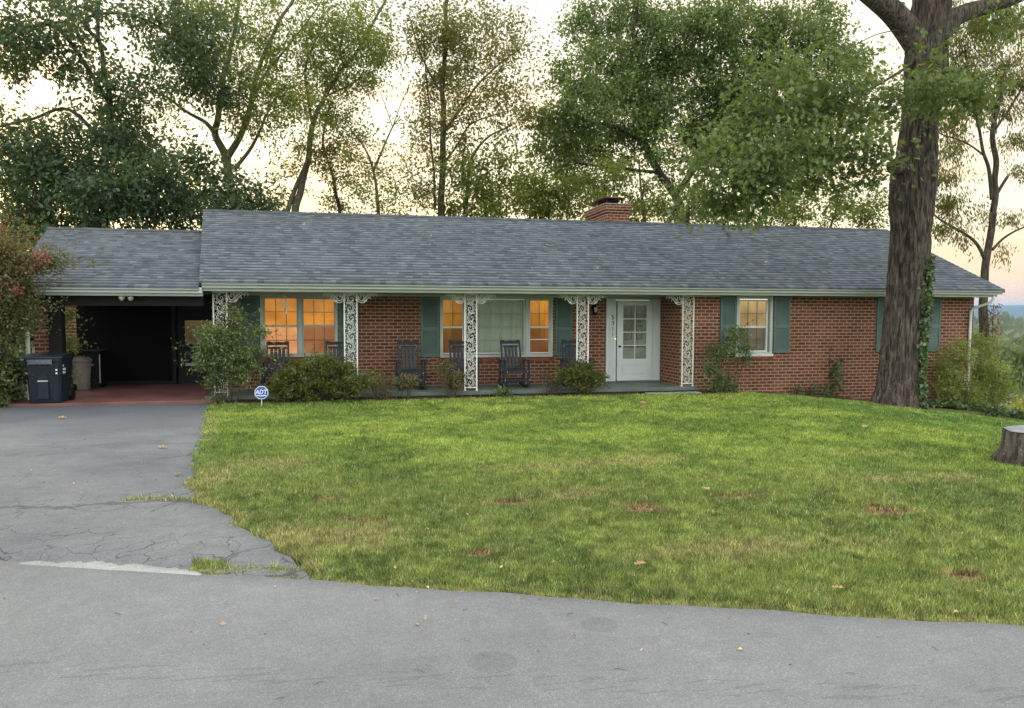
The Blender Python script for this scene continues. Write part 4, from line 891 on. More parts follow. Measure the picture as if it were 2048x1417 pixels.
# low leafy boughs of the oak hanging in front of the roof and the back trees
ob = []
limbs = []
for l, r0 in (([(1830, 120, 0), (1790, 150, -.9), (1700, 190, -1.6), (1600, 240, -2.0), (1500, 300, -2.2), (1420, 370, -2.3)], .035), ([(1800, 335, 0), (1760, 310, -.6), (1690, 300, -1.2), (1600, 330, -1.5), (1520, 370, -1.6)], .03),
              ([(1800, 60, -.2), (1740, 75, -.7), (1690, 100, -1.3)], .012), ([(1870, 150, -.5), (1900, 165, -1.0), (1950, 170, -1.3), (1990, 150, -1.5)], .035), ([(1845, 100, -.5), (1850, 150, -1.0), (1835, 180, -1.2), (1800, 200, -1.4)], .03),
              ([(1980, 12, .1), (2000, 30, -.3), (2015, 60, -.5)], .03)):
    q = PX(l, TY); q2 = [q[0]]
    for a, b in zip(q, q[1:]): q2 += [(a+b)/2+rng.normal(size=3)*.10, b]
    limbs.append((q2, r0, .008))
def lob(l, Y, dz=.8):
    out = []
    for e in l:
        a, b, r, n = e[:4]; dy = e[4] if len(e) > 4 else rng.uniform(-1, 1)*dz; c = W(a, b, Y+dy); m = r*(c[1]-CAM[1])/F; out.append((c, (m, m*(.9 if len(e) < 6 else e[5]), m), n))
    return out
plant(oak, limbs, lob([(1500, 240, 60, 13), (1580, 200, 60, 12), (1650, 190, 50, 9), (1710, 215, 50, 10), (1770, 205, 40, 8), (1850, 175, 30, 5), (1905, 190, 38, 7), (1955, 180, 40, 6), (1470, 310, 60, 13), (1560, 310, 60, 13), (1650, 290, 60, 12), (1730, 290, 48, 9), (1430, 380, 45, 8), (1500, 380, 48, 9), (1580, 370, 45, 7), (1670, 350, 40, 5), (1600, 130, 45, 6), (1680, 110, 40, 3), (1850, 125, 16, 2), (1860, 215, 22, 3), (2005, 40, 35, 4), (1400, 300, 40, 5), (1740, 340, 35, 3)], TY-1.6), L['fore'], M['twig'], .112, 1.0, 64, .32, OAKL, hang=.25, sub=3, tr=.012, names=('bough', 'crown'), flat=.4)
P_ = []
for i in range(260):
    c_ = np.array((rng.uniform(8.5, 17), rng.uniform(-5.5, 2.0), rng.uniform(10.6, 15))); P_.append(c_+rng.normal(size=(28, 3))*np.array((.55, .55, .3)))
leaf_cloud('upper_crown', np.concatenate(P_), .24, L['fore'], oak, QUAD, hang=.2, flat=.4)
MB().tube([(12.75, TY, 9.3), (12.8, TY+.2, 11), (12.6, TY, 14)], [.45, .3, .1], 10).build('upper_trunk', M['bark'], oak, smooth=True)
# ivy on the trunk
P_ = []
for i in range(950):
    zz = rng.uniform(-.5, 2.9); k = max(0, 1-abs(zz-1.7)/2.0); a = R(-60)+rng.normal()*(.15+.10*k); cx_ = 12.38+.02*zz
    r_ = np.interp(zz, [r[0] for r in rows], [r[3] for r in rows])+.03+.07*rng.random(); c_ = np.interp(zz, [r[0] for r in rows], [r[1] for r in rows])
    P_.append((c_+math.cos(a)*r_, TY+math.sin(a)*r_, zz))
leaf_cloud('ivy', np.array(P_), .085, L['ivy'], oak, IVYL, hang=.7)
P_ = []
for i in range(160):
    zz = rng.uniform(-.4, .9); P_.append((11.55+.25*rng.random()-.1*zz*0+rng.normal()*.06, -.15+rng.normal()*.05, zz))
vn = thing('wall_ivy', 'patch of dark ivy climbing the brick wall left of the oak trunk', 'ivy', (11.6, -.15, -.4)); leaf_cloud('leaves', np.array([p for p in P_ if p[2] < .55]), .09, L['ivy'], vn, IVYL, hang=.6); MB().tube([(11.6, -.05, -.45), (11.62, -.04, 0), (11.56, -.03, .5), (11.62, -.03, .85)], .008, 5).build('stem', M['twig'], vn)

# ------------------------------------------------------------------ stump
sx_, sy_ = 7.99, -9.25; sz_ = float(H(sx_, sy_))
st = thing('tree_stump', 'wide cut tree stump with pale flat top at the right edge of the lawn', 'stump', (sx_, sy_, sz_))
rows = [(sz_-.15, sx_, sy_, .50), (sz_+.05, sx_, sy_, .47), (sz_+.2, sx_, sy_, .435), (sz_+.42, sx_, sy_, .41)]
so_, _ = ridged_trunk('bark', rows, M['bark'], st, 90, lambda a, zz: max(0, sz_+.15-zz)*.55*max(0, math.cos(2.5*a+.9))**2, .022, 15, .03)
topz = rows[-1][0]-.022
MB().add([(sx_, sy_, topz+.004)]+[(sx_+.425*math.cos(k*math.pi/20), sy_+.425*math.sin(k*math.pi/20), topz+.006*math.sin(k*.9)) for k in range(40)], [(0, 1+k, 1+(k+1) % 40) for k in range(40)]).build('cut_top', M['cutwood'], st)

# ------------------------------------------------------------------ trees behind the house
def tree(name, label, Yp, limbs, lobes, leaf, bark, size, group='trees behind the house', **k):
    LL = []
    for l, r0, r1 in limbs: LL.append(([W(a, b, Yp+(e[0] if e else 0)) for a, b, *e in l], r0, r1))
    base = LL[0][0][0]; gz = float(H(base[0], base[1])); 
    if k.pop('rooted', True): LL[0] = ([np.array((base[0]+.1, base[1], gz-.2)), np.array((base[0]+.05, base[1], (gz+base[2])/2))]+LL[0][0], LL[0][1]*1.15, LL[0][2])
    t = thing(name, label, 'tree', (base[0], base[1], gz), group)
    plant(t, LL, lob(lobes, Yp, k.pop('dz', 1.4)), leaf, bark, size, **k); return t
tree('oak_tree', 'large dense dark green oak filling the upper left corner above the carport', 8.5,
     [([(205, 480), (213, 400), (210, 330), (222, 260), (215, 180), (203, 90), (198, 0)], .20, .04), ([(211, 400), (150, 360), (80, 340), (0, 330)], .10, .04), ([(215, 300), (140, 220), (60, 240), (-40, 262)], .07, .03), ([(215, 200), (120, 60), (60, 55), (0, 75), (-60, 110)], .07, .03), ([(212, 100), (170, 40), (250, 28), (330, 62), (390, 130), (440, 190)], .06, .02),
      ([(150, 462), (230, 435), (300, 412), (345, 400), (390, 385)], .10, .04), ([(345, 400), (420, 395), (480, 400), (530, 410)], .05, .02), ([(222, 260), (270, 290), (320, 350)], .06, .02), ([(340, 402), (400, 350), (430, 320)], .04, .015)],
     [(40, 290, 45, 18), (60, 360, 60, 36), (130, 330, 50, 26), (140, 410, 60, 36), (50, 430, 50, 30), (215, 330, 65, 38), (200, 410, 50, 30), (265, 300, 45, 20), (280, 370, 50, 24), (240, 240, 40, 16), (330, 390, 38, 15), (230, 180, 48, 12), (270, 420, 40, 14), (340, 345, 30, 8), (260, 140, 40, 5), (110, 250, 45, 8),
      (30, 30, 50, 15), (110, 30, 45, 13), (40, 110, 40, 11), (130, 95, 40, 12), (170, 30, 40, 7), (60, 160, 35, 4), (150, 140, 30, 4), (290, 50, 36, 9), (340, 90, 42, 14), (385, 130, 45, 16), (425, 175, 40, 14), (370, 30, 40, 11), (420, 45, 35, 8), (330, 160, 30, 3),
      (415, 335, 34, 12), (450, 380, 36, 13), (510, 405, 36, 13), (480, 425, 32, 9), (400, 420, 30, 6), (350, 440, 30, 6)],
     L['dark'], M['barkd'], .145, lpt=88, spread=.38, tr=.02, shape=QUAD, dz=1.6)
tree('slender_tree', 'forked pale-barked tree with sparse leaves rising behind the left end of the roof', 11.5,
     [([(470, 440), (462, 380), (450, 310), (428, 265), (438, 225), (452, 130), (470, 60), (480, -20)], .20, .05), ([(428, 265), (410, 245), (375, 225), (335, 195), (300, 182)], .09, .025), ([(455, 315), (482, 270), (500, 215), (515, 150), (545, 70), (580, 10), (600, -30)], .13, .04), ([(500, 215), (530, 150), (575, 95), (640, 10)], .07, .02), ([(468, 340), (500, 300), (520, 262), (535, 225), (560, 180)], .08, .02), ([(452, 130), (420, 90), (390, 60)], .04, .015), ([(440, 220), (400, 170), (360, 150)], .03, .012), ([(545, 70), (560, 40), (540, 0)], .03, .012)],
     [(450, 60, 70, 26), (400, 40, 55, 17), (520, 40, 70, 24), (600, 30, 65, 20), (500, 120, 60, 16), (580, 110, 55, 14), (450, 170, 50, 10), (540, 190, 55, 15), (590, 200, 45, 12), (480, 220, 45, 9), (380, 180, 50, 6), (340, 220, 45, 4), (560, 250, 40, 6), (500, 270, 30, 4), (420, 110, 45, 8), (620, 150, 40, 7)],
     L['light'], M['lighttwig'], .115, lpt=84, spread=.36, tr=.02, sub=4)
tree('slender_tree', 'leaning double-stemmed tree with light leaves between the forked tree and the tall straight one', 12.5,
     [([(590, 430), (603, 380), (615, 320), (625, 250), (648, 195), (688, 135), (735, 70), (770, 0)], .16, .04), ([(572, 430), (590, 380), (606, 345), (616, 310)], .10, .06), ([(625, 250), (615, 190), (612, 130), (640, 60), (650, -10)], .06, .02), ([(688, 135), (680, 90), (700, 20)], .05, .02), ([(648, 195), (700, 170), (750, 140)], .04, .015)],
     [(690, 60, 60, 24), (750, 50, 55, 22), (740, 120, 50, 18), (690, 150, 50, 16), (640, 110, 50, 12), (640, 40, 50, 15), (640, 190, 45, 11), (600, 250, 40, 8), (680, 210, 45, 10), (770, 110, 25, 5), (620, 300, 35, 5), (585, 330, 30, 5)],
     L['light'], M['lighttwig'], .115, lpt=84, spread=.36, tr=.02, sub=4)
tree('vine_covered_tree', 'thin crooked tree wrapped in vines just right of the leaning double-stemmed tree', 13,
     [([(680, 430), (672, 390), (662, 340), (645, 290), (650, 250), (660, 210)], .09, .03)], [(650, 300, 28, 10), (660, 350, 24, 9), (672, 400, 20, 8), (695, 280, 40, 9), (720, 330, 40, 6), (650, 245, 30, 6), (700, 240, 35, 4), (560, 400, 30, 4)], L['brown'], M['barkd'], .12, lpt=58, spread=.28)
tree('slender_tree', 'small thin Y-shaped tree with sparse leaves left of the tall straight tree', 12,
     [([(757, 432), (752, 380), (745, 335), (725, 290), (700, 255)], .09, .02), ([(748, 340), (765, 300), (785, 255), (800, 235)], .05, .015), ([(785, 255), (770, 210), (760, 185)], .02, .008), ([(785, 255), (805, 200), (815, 180)], .02, .008)],
     [(715, 290, 38, 7), (735, 350, 40, 8), (775, 350, 40, 7), (770, 400, 40, 10), (720, 400, 40, 8), (700, 240, 35, 4), (790, 420, 35, 8), (770, 270, 35, 3)], L['light'], M['lighttwig'], .11, lpt=50, spread=.3, sub=4)
tree('tall_straight_tree', 'tall straight-trunked tree with sparse brownish leaves near the middle of the roof', 11,
     [([(882, 438), (884, 360), (886, 270), (885, 180), (890, 100), (893, 20), (893, -40)], .15, .06), ([(886, 268), (920, 220), (960, 165), (1010, 120), (1040, 100)], .06, .02), ([(885, 190), (855, 140), (835, 90), (818, 30)], .05, .02), ([(886, 330), (915, 290), (940, 250), (990, 230), (1030, 220)], .05, .015), ([(870, 420), (868, 350), (862, 290), (858, 210), (850, 130), (848, 60)], .05, .02)],
     [(840, 40, 42, 14), (890, 40, 50, 20), (940, 50, 55, 20), (1000, 60, 50, 17), (900, 110, 50, 19), (860, 120, 40, 12), (960, 130, 50, 15), (1020, 120, 40, 9), (875, 190, 45, 18), (930, 200, 45, 15), (985, 200, 50, 12), (1040, 240, 40, 8), (850, 240, 40, 12), (910, 260, 40, 11), (840, 310, 38, 9), (855, 370, 30, 7), (880, 330, 25, 7), (1050, 200, 30, 5), (830, 400, 32, 7), (1040, 60, 30, 4), (1070, 160, 28, 3)],
     L['brown'], M['bark2'], .12, lpt=66, spread=.36, sub=4, tr=.016)
tree('dark_leafed_tree', 'short dark tree with rising side branch left of the chimney', 10.5,
     [([(930, 440), (935, 390), (940, 330), (958, 295), (985, 270), (1025, 250)], .11, .02), ([(935, 380), (925, 330), (930, 290)], .05, .02), ([(1060, 445), (1062, 400), (1070, 360)], .05, .02)],
     [(950, 350, 45, 18), (1000, 340, 45, 16), (1010, 400, 45, 20), (960, 410, 40, 18), (1070, 400, 45, 22), (1110, 410, 40, 20), (1060, 350, 35, 9), (930, 290, 30, 5), (1020, 275, 30, 5), (1140, 420, 30, 12), (910, 410, 25, 8)], L['low'], M['barkd'], .14, lpt=62, spread=.32)
tree('oak_tree', 'very broad green oak filling the sky behind the chimney and middle of the roof', 13,
     [([(1365, 450), (1350, 390), (1318, 345), (1292, 290), (1275, 230), (1260, 160), (1262, 80), (1280, 0)], .24, .06), ([(1355, 385), (1395, 330), (1440, 280), (1475, 240), (1530, 180), (1560, 120)], .15, .05), ([(1292, 290), (1240, 260), (1180, 240), (1130, 220)], .10, .03), ([(1440, 280), (1450, 200), (1440, 120), (1450, 40)], .12, .04), ([(1318, 345), (1260, 340), (1180, 330), (1110, 320)], .08, .03), ([(1290, 430), (1282, 380), (1278, 320)], .07, .03), ([(1475, 240), (1560, 230), (1640, 200)], .08, .03), ([(1270, 190), (1200, 130), (1160, 90)], .07, .03), ([(1395, 330), (1390, 260), (1380, 190)], .07, .03)],
     [(1190, 60, 55, 20), (1260, 50, 65, 30), (1340, 60, 65, 32), (1420, 60, 60, 30), (1500, 50, 60, 27), (1570, 60, 55, 24), (1630, 30, 45, 14), (1150, 150, 40, 8), (1210, 140, 60, 25), (1290, 140, 60, 32), (1370, 140, 60, 32), (1450, 150, 60, 32), (1530, 150, 60, 26), (1610, 150, 50, 18), (1120, 230, 45, 16), (1180, 220, 60, 28), (1250, 220, 55, 26), (1330, 220, 55, 26), (1410, 220, 55, 28), (1500, 230, 60, 28), (1590, 230, 60, 24), (1110, 290, 40, 18), (1170, 300, 45, 18), (1230, 300, 45, 14), (1390, 290, 50, 18), (1470, 300, 50, 20), (1550, 310, 50, 18), (1640, 300, 50, 14), (1140, 350, 40, 14), (1320, 300, 30, 5), (1660, 200, 50, 14), (1690, 130, 40, 9), (1665, 70, 42, 12), (1720, 170, 36, 8), (1600, 90, 40, 12), (1290, 255, 36, 10), (1330, 330, 34, 7), (1250, 180, 40, 8)],
     L['oak'], M['barkd'], .155, lpt=118, spread=.42, tr=.02, dz=2.)
tree('understory_tree', 'low leafy tree growing just behind the chimney', 9.5, [([(1215, 450), (1212, 400), (1205, 360)], .07, .02), ([(1290, 450), (1285, 410), (1290, 370)], .06, .02)],
     [(1170, 380, 38, 14), (1210, 360, 38, 11), (1250, 350, 38, 9), (1190, 415, 30, 10), (1290, 400, 38, 13), (1330, 410, 35, 12), (1265, 430, 28, 10), (1230, 330, 40, 6)], L['low'], M['barkd'], .13, lpt=66, spread=.3)
tree('understory_tree', 'low brownish tree behind the roof to the right of the chimney', 9.5, [([(1430, 455), (1432, 410), (1425, 370)], .07, .02), ([(1375, 450), (1378, 400)], .09, .04)],
     [(1380, 400, 40, 14), (1430, 400, 40, 12), (1470, 420, 38, 12), (1350, 430, 28, 9), (1420, 440, 28, 9), (1520, 430, 34, 8)], L['oak'], M['barkd'], .13, lpt=62, spread=.3)
tree('understory_tree', 'yellow-green small tree behind the roof left of the big trunk', 9.5, [([(1590, 458), (1588, 420), (1592, 385)], .06, .02), ([(1660, 458), (1672, 420), (1690, 380)], .05, .02)],
     [(1560, 410, 34, 12), (1600, 400, 36, 13), (1590, 440, 30, 10), (1650, 425, 32, 7), (1700, 420, 34, 7), (1740, 440, 30, 12), (1755, 400, 28, 6), (1680, 380, 34, 5)], L['low'], M['barkd'], .13, lpt=66, spread=.3)
tree('willow_leafed_tree', 'slender ivy-wrapped tree with drooping foliage beyond the right end of the house', 5.2,
     [([(1968, 720), (1966, 640), (1968, 575), (1972, 520), (1984, 450), (1990, 380), (1990, 320), (1988, 250), (2000, 190), (2020, 120)], .165, .06), ([(1984, 400), (1978, 340), (1965, 300), (1955, 240), (1940, 160), (1930, 90)], .07, .03), ([(1966, 310), (1930, 285), (1885, 270), (1870, 260)], .035, .015), ([(1990, 395), (2003, 372), (2014, 354)], .055, .05), ([(1972, 525), (1955, 490), (1930, 468), (1890, 445), (1870, 430)], .07, .025), ([(1985, 500), (2010, 475), (2048, 455), (2090, 445)], .05, .02), ([(1990, 260), (2030, 200), (2070, 130)], .05, .02)],
     [(1920, 40, 45, 24), (1980, 50, 50, 28), (2035, 60, 45, 24), (1910, 110, 40, 20), (1970, 130, 45, 20), (2030, 140, 45, 22), (1905, 180, 38, 17), (1950, 210, 40, 13), (2020, 210, 45, 15), (2045, 270, 32, 11), (1890, 240, 32, 11), (1900, 300, 30, 8), (1885, 350, 30, 11), (1890, 400, 30, 11), (1885, 450, 28, 9), (1925, 270, 30, 5), (1920, 430, 24, 3), (2030, 430, 24, 3), (1960, 440, 24, 2), (2045, 340, 16, 3), (1910, 490, 24, 3), (2010, 500, 20, 2)],
     L['brown'], M['bark2'], .13, lpt=74, spread=.26, shape=NARROW*np.array([1.3, 1]), hang=1.3, tr=.014, dz=.9, group='trees beyond the right end of the house')
P_ = []
for i in range(420):
    zz = rng.uniform(-.6, 2.0); c = W(1972, 640, 5.2); P_.append((c[0]+.12+rng.normal()*.17, 5.0+rng.normal()*.08, zz))
vn = thing('climbing_vine', 'reddish creeper hanging on the slender trunk beyond the house corner', 'vine', (c[0], 5.1, -1.)); leaf_cloud('leaves', np.array(P_), .10, L['red'], vn, QUAD, hang=1.)
MB().tube([(c[0]+.1, 4.95, -1.4), (c[0]-.02, 4.95, -.4), (c[0]+.1, 4.95, .3), (c[0]+.02, 4.96, 1.2), (c[0]+.08, 4.98, 2.0)], .010, 5).build('stem', M['twig'], vn)

tree('understory_tree', 'dark leafy undergrowth tree behind the picket fence at the left edge', 6.5, [([(-40, 700), (-30, 600), (-10, 540)], .09, .03)], [(-60, 640, 50, 24), (0, 640, 50, 30), (50, 650, 45, 26), (0, 560, 50, 24), (60, 570, 45, 22), (-20, 500, 60, 22), (60, 500, 50, 18), (95, 620, 35, 16), (90, 690, 35, 14), (20, 720, 50, 20), (150, 650, 26, 14), (160, 600, 24, 12), (150, 710, 26, 12)], L['dark'], M['barkd'], .17, lpt=62, spread=.32)
P_ = [(a, b, 2.245+(b+.66)*.4175+.035) for a, b in zip(rng.uniform(-2, 15, 46), rng.uniform(-.5, 3.6, 46)**1.0)]
o = leaf_cloud('roof_leaf_litter', np.array(P_), .06, L['dead'], None, QUAD, hang=0, flat=1.5, jit=.6); o['kind'] = 'stuff'
# ------------------------------------------------------------------ shrubs
def shrub(name, label, x, y, lobes, leaf, size, stems=6, sh=.5, rs=.014, bark=None, **k):
    gz = float(H(x, y)); t = thing(name, label, k.pop('cat', 'shrub'), (x, y, gz), k.pop('group', None)); limbs = []
    top = k.pop('top', .6); wd = k.pop('wd', .3)
    for i in range(stems):
        a = rng.uniform(-1, 1); b = rng.uniform(-1, 1)
        limbs.append(([(x+a*wd*.4, y+b*.1, gz-.05), (x+a*wd*.7, y+b*.15, gz+top*.5), (x+a*wd, y+b*.2, gz+top)], rs, rs*.5))
    plant(t, limbs, [((x+a, y+b, gz+c), r, n) for a, b, c, r, n in lobes], leaf, bark or M['twig'], size, names=('stem', 'foliage'), sides=5, tr=.012, **k); return t
shrub('nandina_bush', 'tall feathery nandina with many bare canes in front of the first white post', -2.42, -.75,
      [(-.35, 0, 1.45, (.28, .2, .12), 12), (-.38, 0, 1.15, (.26, .25, .22), 20), (-.1, 0, 1.2, (.35, .25, .25), 26), (.1, 0, 1.55, (.28, .2, .22), 18), (.45, .1, 1.45, (.18, .15, .12), 7), (.2, 0, .9, (.4, .3, .22), 30), (.5, 0, .95, (.25, .2, .2), 16), (-.25, 0, .82, (.35, .25, .2), 22), (-.22, -.05, .42, (.12, .12, .1), 6), (.3, 0, .6, (.35, .25, .2), 14), (-.2, -.05, .12, (.2, .12, .08), 5), (.15, .05, 1.85, (.15, .1, .1), 4)],
      L['nandina'], .065, 16, rs=.009, top=.95, wd=.5, lpt=60, spread=.115, shape=NARROW*np.array([1.9, 1]), hang=.2, sub=3, flat=.6)
shrub('azalea_bush', 'wide rounded azalea hedge mound between the nandina and second white post', -.72, -.72,
      [(-.55, 0, .35, (.38, .3, .22), 34), (-.15, 0, .6, (.42, .3, .26), 46), (.25, 0, .62, (.38, .3, .24), 40), (.6, 0, .42, (.35, .3, .24), 34), (0, -.05, .3, (.6, .3, .2), 40), (.95, .05, .45, (.15, .15, .1), 6), (-.35, 0, .5, (.3, .25, .2), 20), (.1, 0, .86, (.2, .2, .07), 8)],
      L['bush'], .052, 14, top=.4, wd=.7, lpt=120, spread=.09, hang=-.3, sub=3, flat=.5)
shrub('young_azalea', 'sparse olive shrub just right of the second white post', .52, -.6, [(0, 0, .38, (.17, .15, .14), 14), (.1, 0, .18, (.18, .14, .1), 9), (-.15, 0, .48, (.14, .1, .07), 6)], L['olive'], .045, 8, top=.35, wd=.18, lpt=32, spread=.08, hang=-.2)
shrub('young_azalea', 'thin leggy shrub in front of the rocking chair by bare brick', 1.12, -.55, [(-.05, 0, .43, (.26, .1, .06), 12), (.1, 0, .36, (.18, .1, .06), 7), (-.25, 0, .32, (.1, .1, .06), 4)], L['olive'], .045, 5, top=.34, wd=.2, lpt=34, spread=.07, hang=-.2)
shrub('leggy_shrub', 'upright wispy shrub in front of the half hidden rocking chair', 2.12, -.5, [(-.14, 0, .72, (.14, .1, .09), 9), (-.1, 0, .45, (.12, .1, .1), 6), (.18, 0, .50, (.18, .1, .07), 9), (.22, 0, .30, (.13, .1, .1), 7), (-.3, 0, .66, (.1, .08, .08), 5), (-.05, 0, .3, (.1, .1, .1), 4)], L['olive'], .05, 6, top=.5, wd=.2, lpt=34, spread=.08, hang=0)
shrub('small_shrub', 'tiny low evergreen shrub between the middle post and the picture window chair', 3.22, -.5, [(0, 0, .09, (.18, .12, .06), 14), (-.12, 0, .06, (.12, .1, .04), 6)], L['nandina'], .05, 5, top=.08, wd=.15, lpt=36, spread=.06, hang=-.4)
shrub('young_azalea', 'grey twiggy shrub right of the picture window chair', 4.35, -.5, [(0, 0, .3, (.2, .12, .12), 10), (.1, 0, .15, (.2, .12, .1), 8), (-.12, 0, .45, (.1, .1, .08), 4)], L['olive'], .04, 10, top=.35, wd=.22, lpt=18, spread=.07, hang=-.2)
shrub('azalea_bush', 'rounded medium bush in front of the fourth white post', 4.98, -.55, [(-.05, 0, .5, (.32, .25, .16), 36), (.2, 0, .3, (.3, .25, .16), 26), (-.25, 0, .42, (.2, .2, .14), 14), (.05, 0, .65, (.15, .15, .06), 6), (.35, 0, .38, (.12, .12, .1), 7)], L['bush'], .05, 9, top=.35, wd=.2, lpt=80, spread=.08, hang=-.3, flat=.5)
shrub('camellia_shrub', 'open leggy shrub in front of the single window and its left shutter', 8.62, -.55,
      [(.0, 0, 1.2, (.28, .2, .16), 12), (.18, 0, 1.42, (.2, .15, .16), 11), (-.35, 0, .98, (.22, .2, .2), 9), (-.15, 0, .85, (.2, .15, .12), 5), (-.48, 0, .58, (.16, .15, .1), 9), (-.25, 0, .22, (.25, .2, .14), 20), (.25, 0, .95, (.2, .15, .12), 4), (.55, 0, .82, (.25, .15, .1), 5), (.5, 0, 1.05, (.15, .1, .1), 3), (-.02, 0, .12, (.2, .15, .1), 8)],
      L['nandina'], .06, 6, rs=.016, top=.75, wd=.35, lpt=42, spread=.1, hang=.3, shape=QUAD)
for x, lab, s in ((10.55, 'small drooping weed at the foot of the right brick wall', 1), (10.95, 'arching weed with a bare stem against the right brick wall', 1.2), (11.35 - .05, 'spiky low weed against the wall just left of the ivy patch', .9)):
    shrub('weed', lab, x, -.25, [(0, 0, .12*s, (.1, .06, .06), 6), (.06, 0, .2*s, (.06, .05, .05), 3)], L['nandina'], .07, 3, top=.18*s, wd=.12, lpt=12, spread=.06, hang=.2, cat='weed', group='weeds along the brick wall')
# crape myrtle and underplanting at the left edge
shrub('crape_myrtle', 'crape myrtle with fading pink blooms at the left edge beside the carport', -6.42, -.95,
      [(-.6, 0, 3.0, (.5, .4, .35), 34), (.1, 0, 2.85, (.45, .35, .35), 32), (.6, 0, 2.65, (.4, .25, .25), 18), (1.05, 0, 2.78, (.24, .15, .12), 7), (-.4, 0, 2.4, (.6, .4, .4), 44), (.2, 0, 2.3, (.45, .35, .35), 32), (-.3, 0, 1.8, (.6, .4, .35), 40), (.25, 0, 1.8, (.4, .3, .3), 24), (-.3, .1, 1.45, (.5, .35, .2), 20), (.15, .1, 1.5, (.3, .2, .15), 9), (-.8, 0, 1.5, (.4, .3, .5), 20), (-.27, 0, .95, (.2, .25, .3), 22), (-.27, .1, .4, (.2, .2, .25), 18), (-.75, 0, .9, (.4, .3, .3), 22), (-.9, 0, .3, (.35, .3, .25), 20)],
      L['myrtle'], .06, 6, rs=.016, top=1.4, wd=.5, lpt=85, spread=.16, hang=.2, bark=M['lighttwig'])
cm = [o for o in COL.objects if o.name.startswith('crape_myrtle')][0]
P_ = []
for a, b, r_, n in ((-.55, 3.28, .10, 80), (.08, 3.33, .09, 90), (-.25, 3.1, .10, 40), (.92, 2.85, .09, 50), (.98, 2.74, .06, 30), (-.7, 3.0, .12, 80), (.05, 2.52, .06, 30), (.5, 2.2, .07, 50), (.35, 2.32, .05, 25), (.12, 2.02, .06, 40), (-.4, 2.85, .1, 40), (.8, 2.65, .08, 20)):
    for i in range(int(n*1.5)): P_.append((-6.42+a+rng.normal()*r_, -1.27+rng.normal()*.08, -.15+b+rng.normal()*r_*.7-.02))
P2 = np.array((-6.42, -1.15, 2.75))+rng.normal(size=(2600, 3))*np.array((.5, .14, .36)); leaf_cloud('autumn_foliage', P2, .05, leaf_mat('leaf_myrtle_red', (.14, .055, .035), (.28, .12, .07)), cm, QUAD, hang=.1)
leaf_cloud('blossom', np.array(P_), .045, L['flower'], cm, QUAD, hang=-.3)
shrub('broadleaf_shrub', 'broad-leaved dark green shrub under the crape myrtle behind the navy bin', -6.9, -.2, [(-.3, 0, .5, (.5, .3, .3), 40), (.3, .2, .75, (.35, .25, .35), 26), (-.1, 0, .95, (.5, .3, .25), 34), (.2, 0, .25, (.35, .25, .15), 14)], L['nandina'], .11, 8, top=.6, wd=.4, lpt=52, spread=.14, hang=.5)
shrub('broadleaf_shrub', 'dense dark green bush at the foot of the crape myrtle, left of the bin', -6.78, -.8, [(0, 0, .25, (.26, .25, .2), 26), (0, 0, .65, (.26, .25, .2), 26), (-.05, 0, 1.0, (.26, .25, .2), 20)], L['nandina'], .09, 6, top=.6, wd=.2, lpt=60, spread=.12, hang=.3)
shrub('tall_shrub', 'light green shrub seen between the carport pillars', -6.35, 1.9, [(0, 0, 1.0, (.3, .3, .6), 30), (0, 0, 1.8, (.25, .3, .3), 14)], L['willow'], .08, 5, top=1.2, wd=.2, lpt=50, spread=.14, hang=.3)
# right corner
shrub('bamboo_shrub', 'tall feathery yellow-green shrub against the brick just left of the corner downspout', 14.95, -.45,
      [(-.45, 0, 1.2, (.20, .15, .28), 10), (-.1, 0, 1.55, (.18, .15, .24), 10), (.15, 0, 1.3, (.2, .15, .25), 8), (-.4, 0, .8, (.25, .2, .3), 11), (.0, .1, .9, (.22, .2, .35), 12), (-.15, 0, .45, (.3, .25, .25), 16), (.25, 0, .35, (.3, .2, .25), 20), (.1, 0, .12, (.4, .25, .12), 14)],
      L['willow'], .10, 18, rs=.006, top=1.3, wd=.42, lpt=44, spread=.13, shape=NARROW, hang=.1, bark=M['lighttwig'], flat=-.5)
shrub('bamboo_shrub', 'tall feathery yellow-green shrub standing right of the corner downspout', 16.25, .15,
      [(-.25, 0, 1.9, (.18, .2, .22), 10), (.1, 0, 1.72, (.25, .2, .28), 14), (-.3, 0, 1.3, (.2, .2, .3), 10), (.2, 0, 1.1, (.35, .3, .4), 28), (-.15, 0, .7, (.35, .3, .35), 26), (.55, 0, .9, (.3, .3, .35), 20), (.3, 0, .4, (.45, .3, .3), 26), (.8, 0, .5, (.25, .25, .3), 12)],
      L['willow'], .11, 20, rs=.006, top=1.5, wd=.5, lpt=46, spread=.14, shape=NARROW, hang=.1, bark=M['lighttwig'], flat=-.5)
shrub('feathery_shrub', 'yellow-green feathery thicket behind the right house corner', 17.6, 2.2, [(-.6, 0, .9, (.6, .5, .6), 40), (0, 0, 1.1, (.6, .5, .6), 40), (.5, 0, .6, (.5, .4, .5), 26), (-.3, 0, .3, (.7, .5, .4), 30)], L['willow'], .13, 8, top=.8, wd=.5, lpt=70, spread=.2, shape=NARROW, hang=.4)
shrub('yellow_shrub', 'yellow autumn shrub below the lawn at the right edge', 20.3, 3.2, [(0, 0, .9, (.7, .5, .45), 26), (.7, 0, .8, (.5, .5, .5), 18), (-.4, 0, .5, (.5, .4, .4), 14)], L['yellow'], .13, 8, top=.7, wd=.5, lpt=60, spread=.2, hang=.1)
shrub('broadleaf_shrub', 'dark green leafy plant at the right end of the ivy bed', 14.6, -1.9, [(0, 0, .12, (.16, .15, .07), 8)], L['ivy'], .12, 5, top=.25, wd=.2, lpt=26, spread=.1, hang=0.1, shape=NARROW*np.array([1.6, 1]))
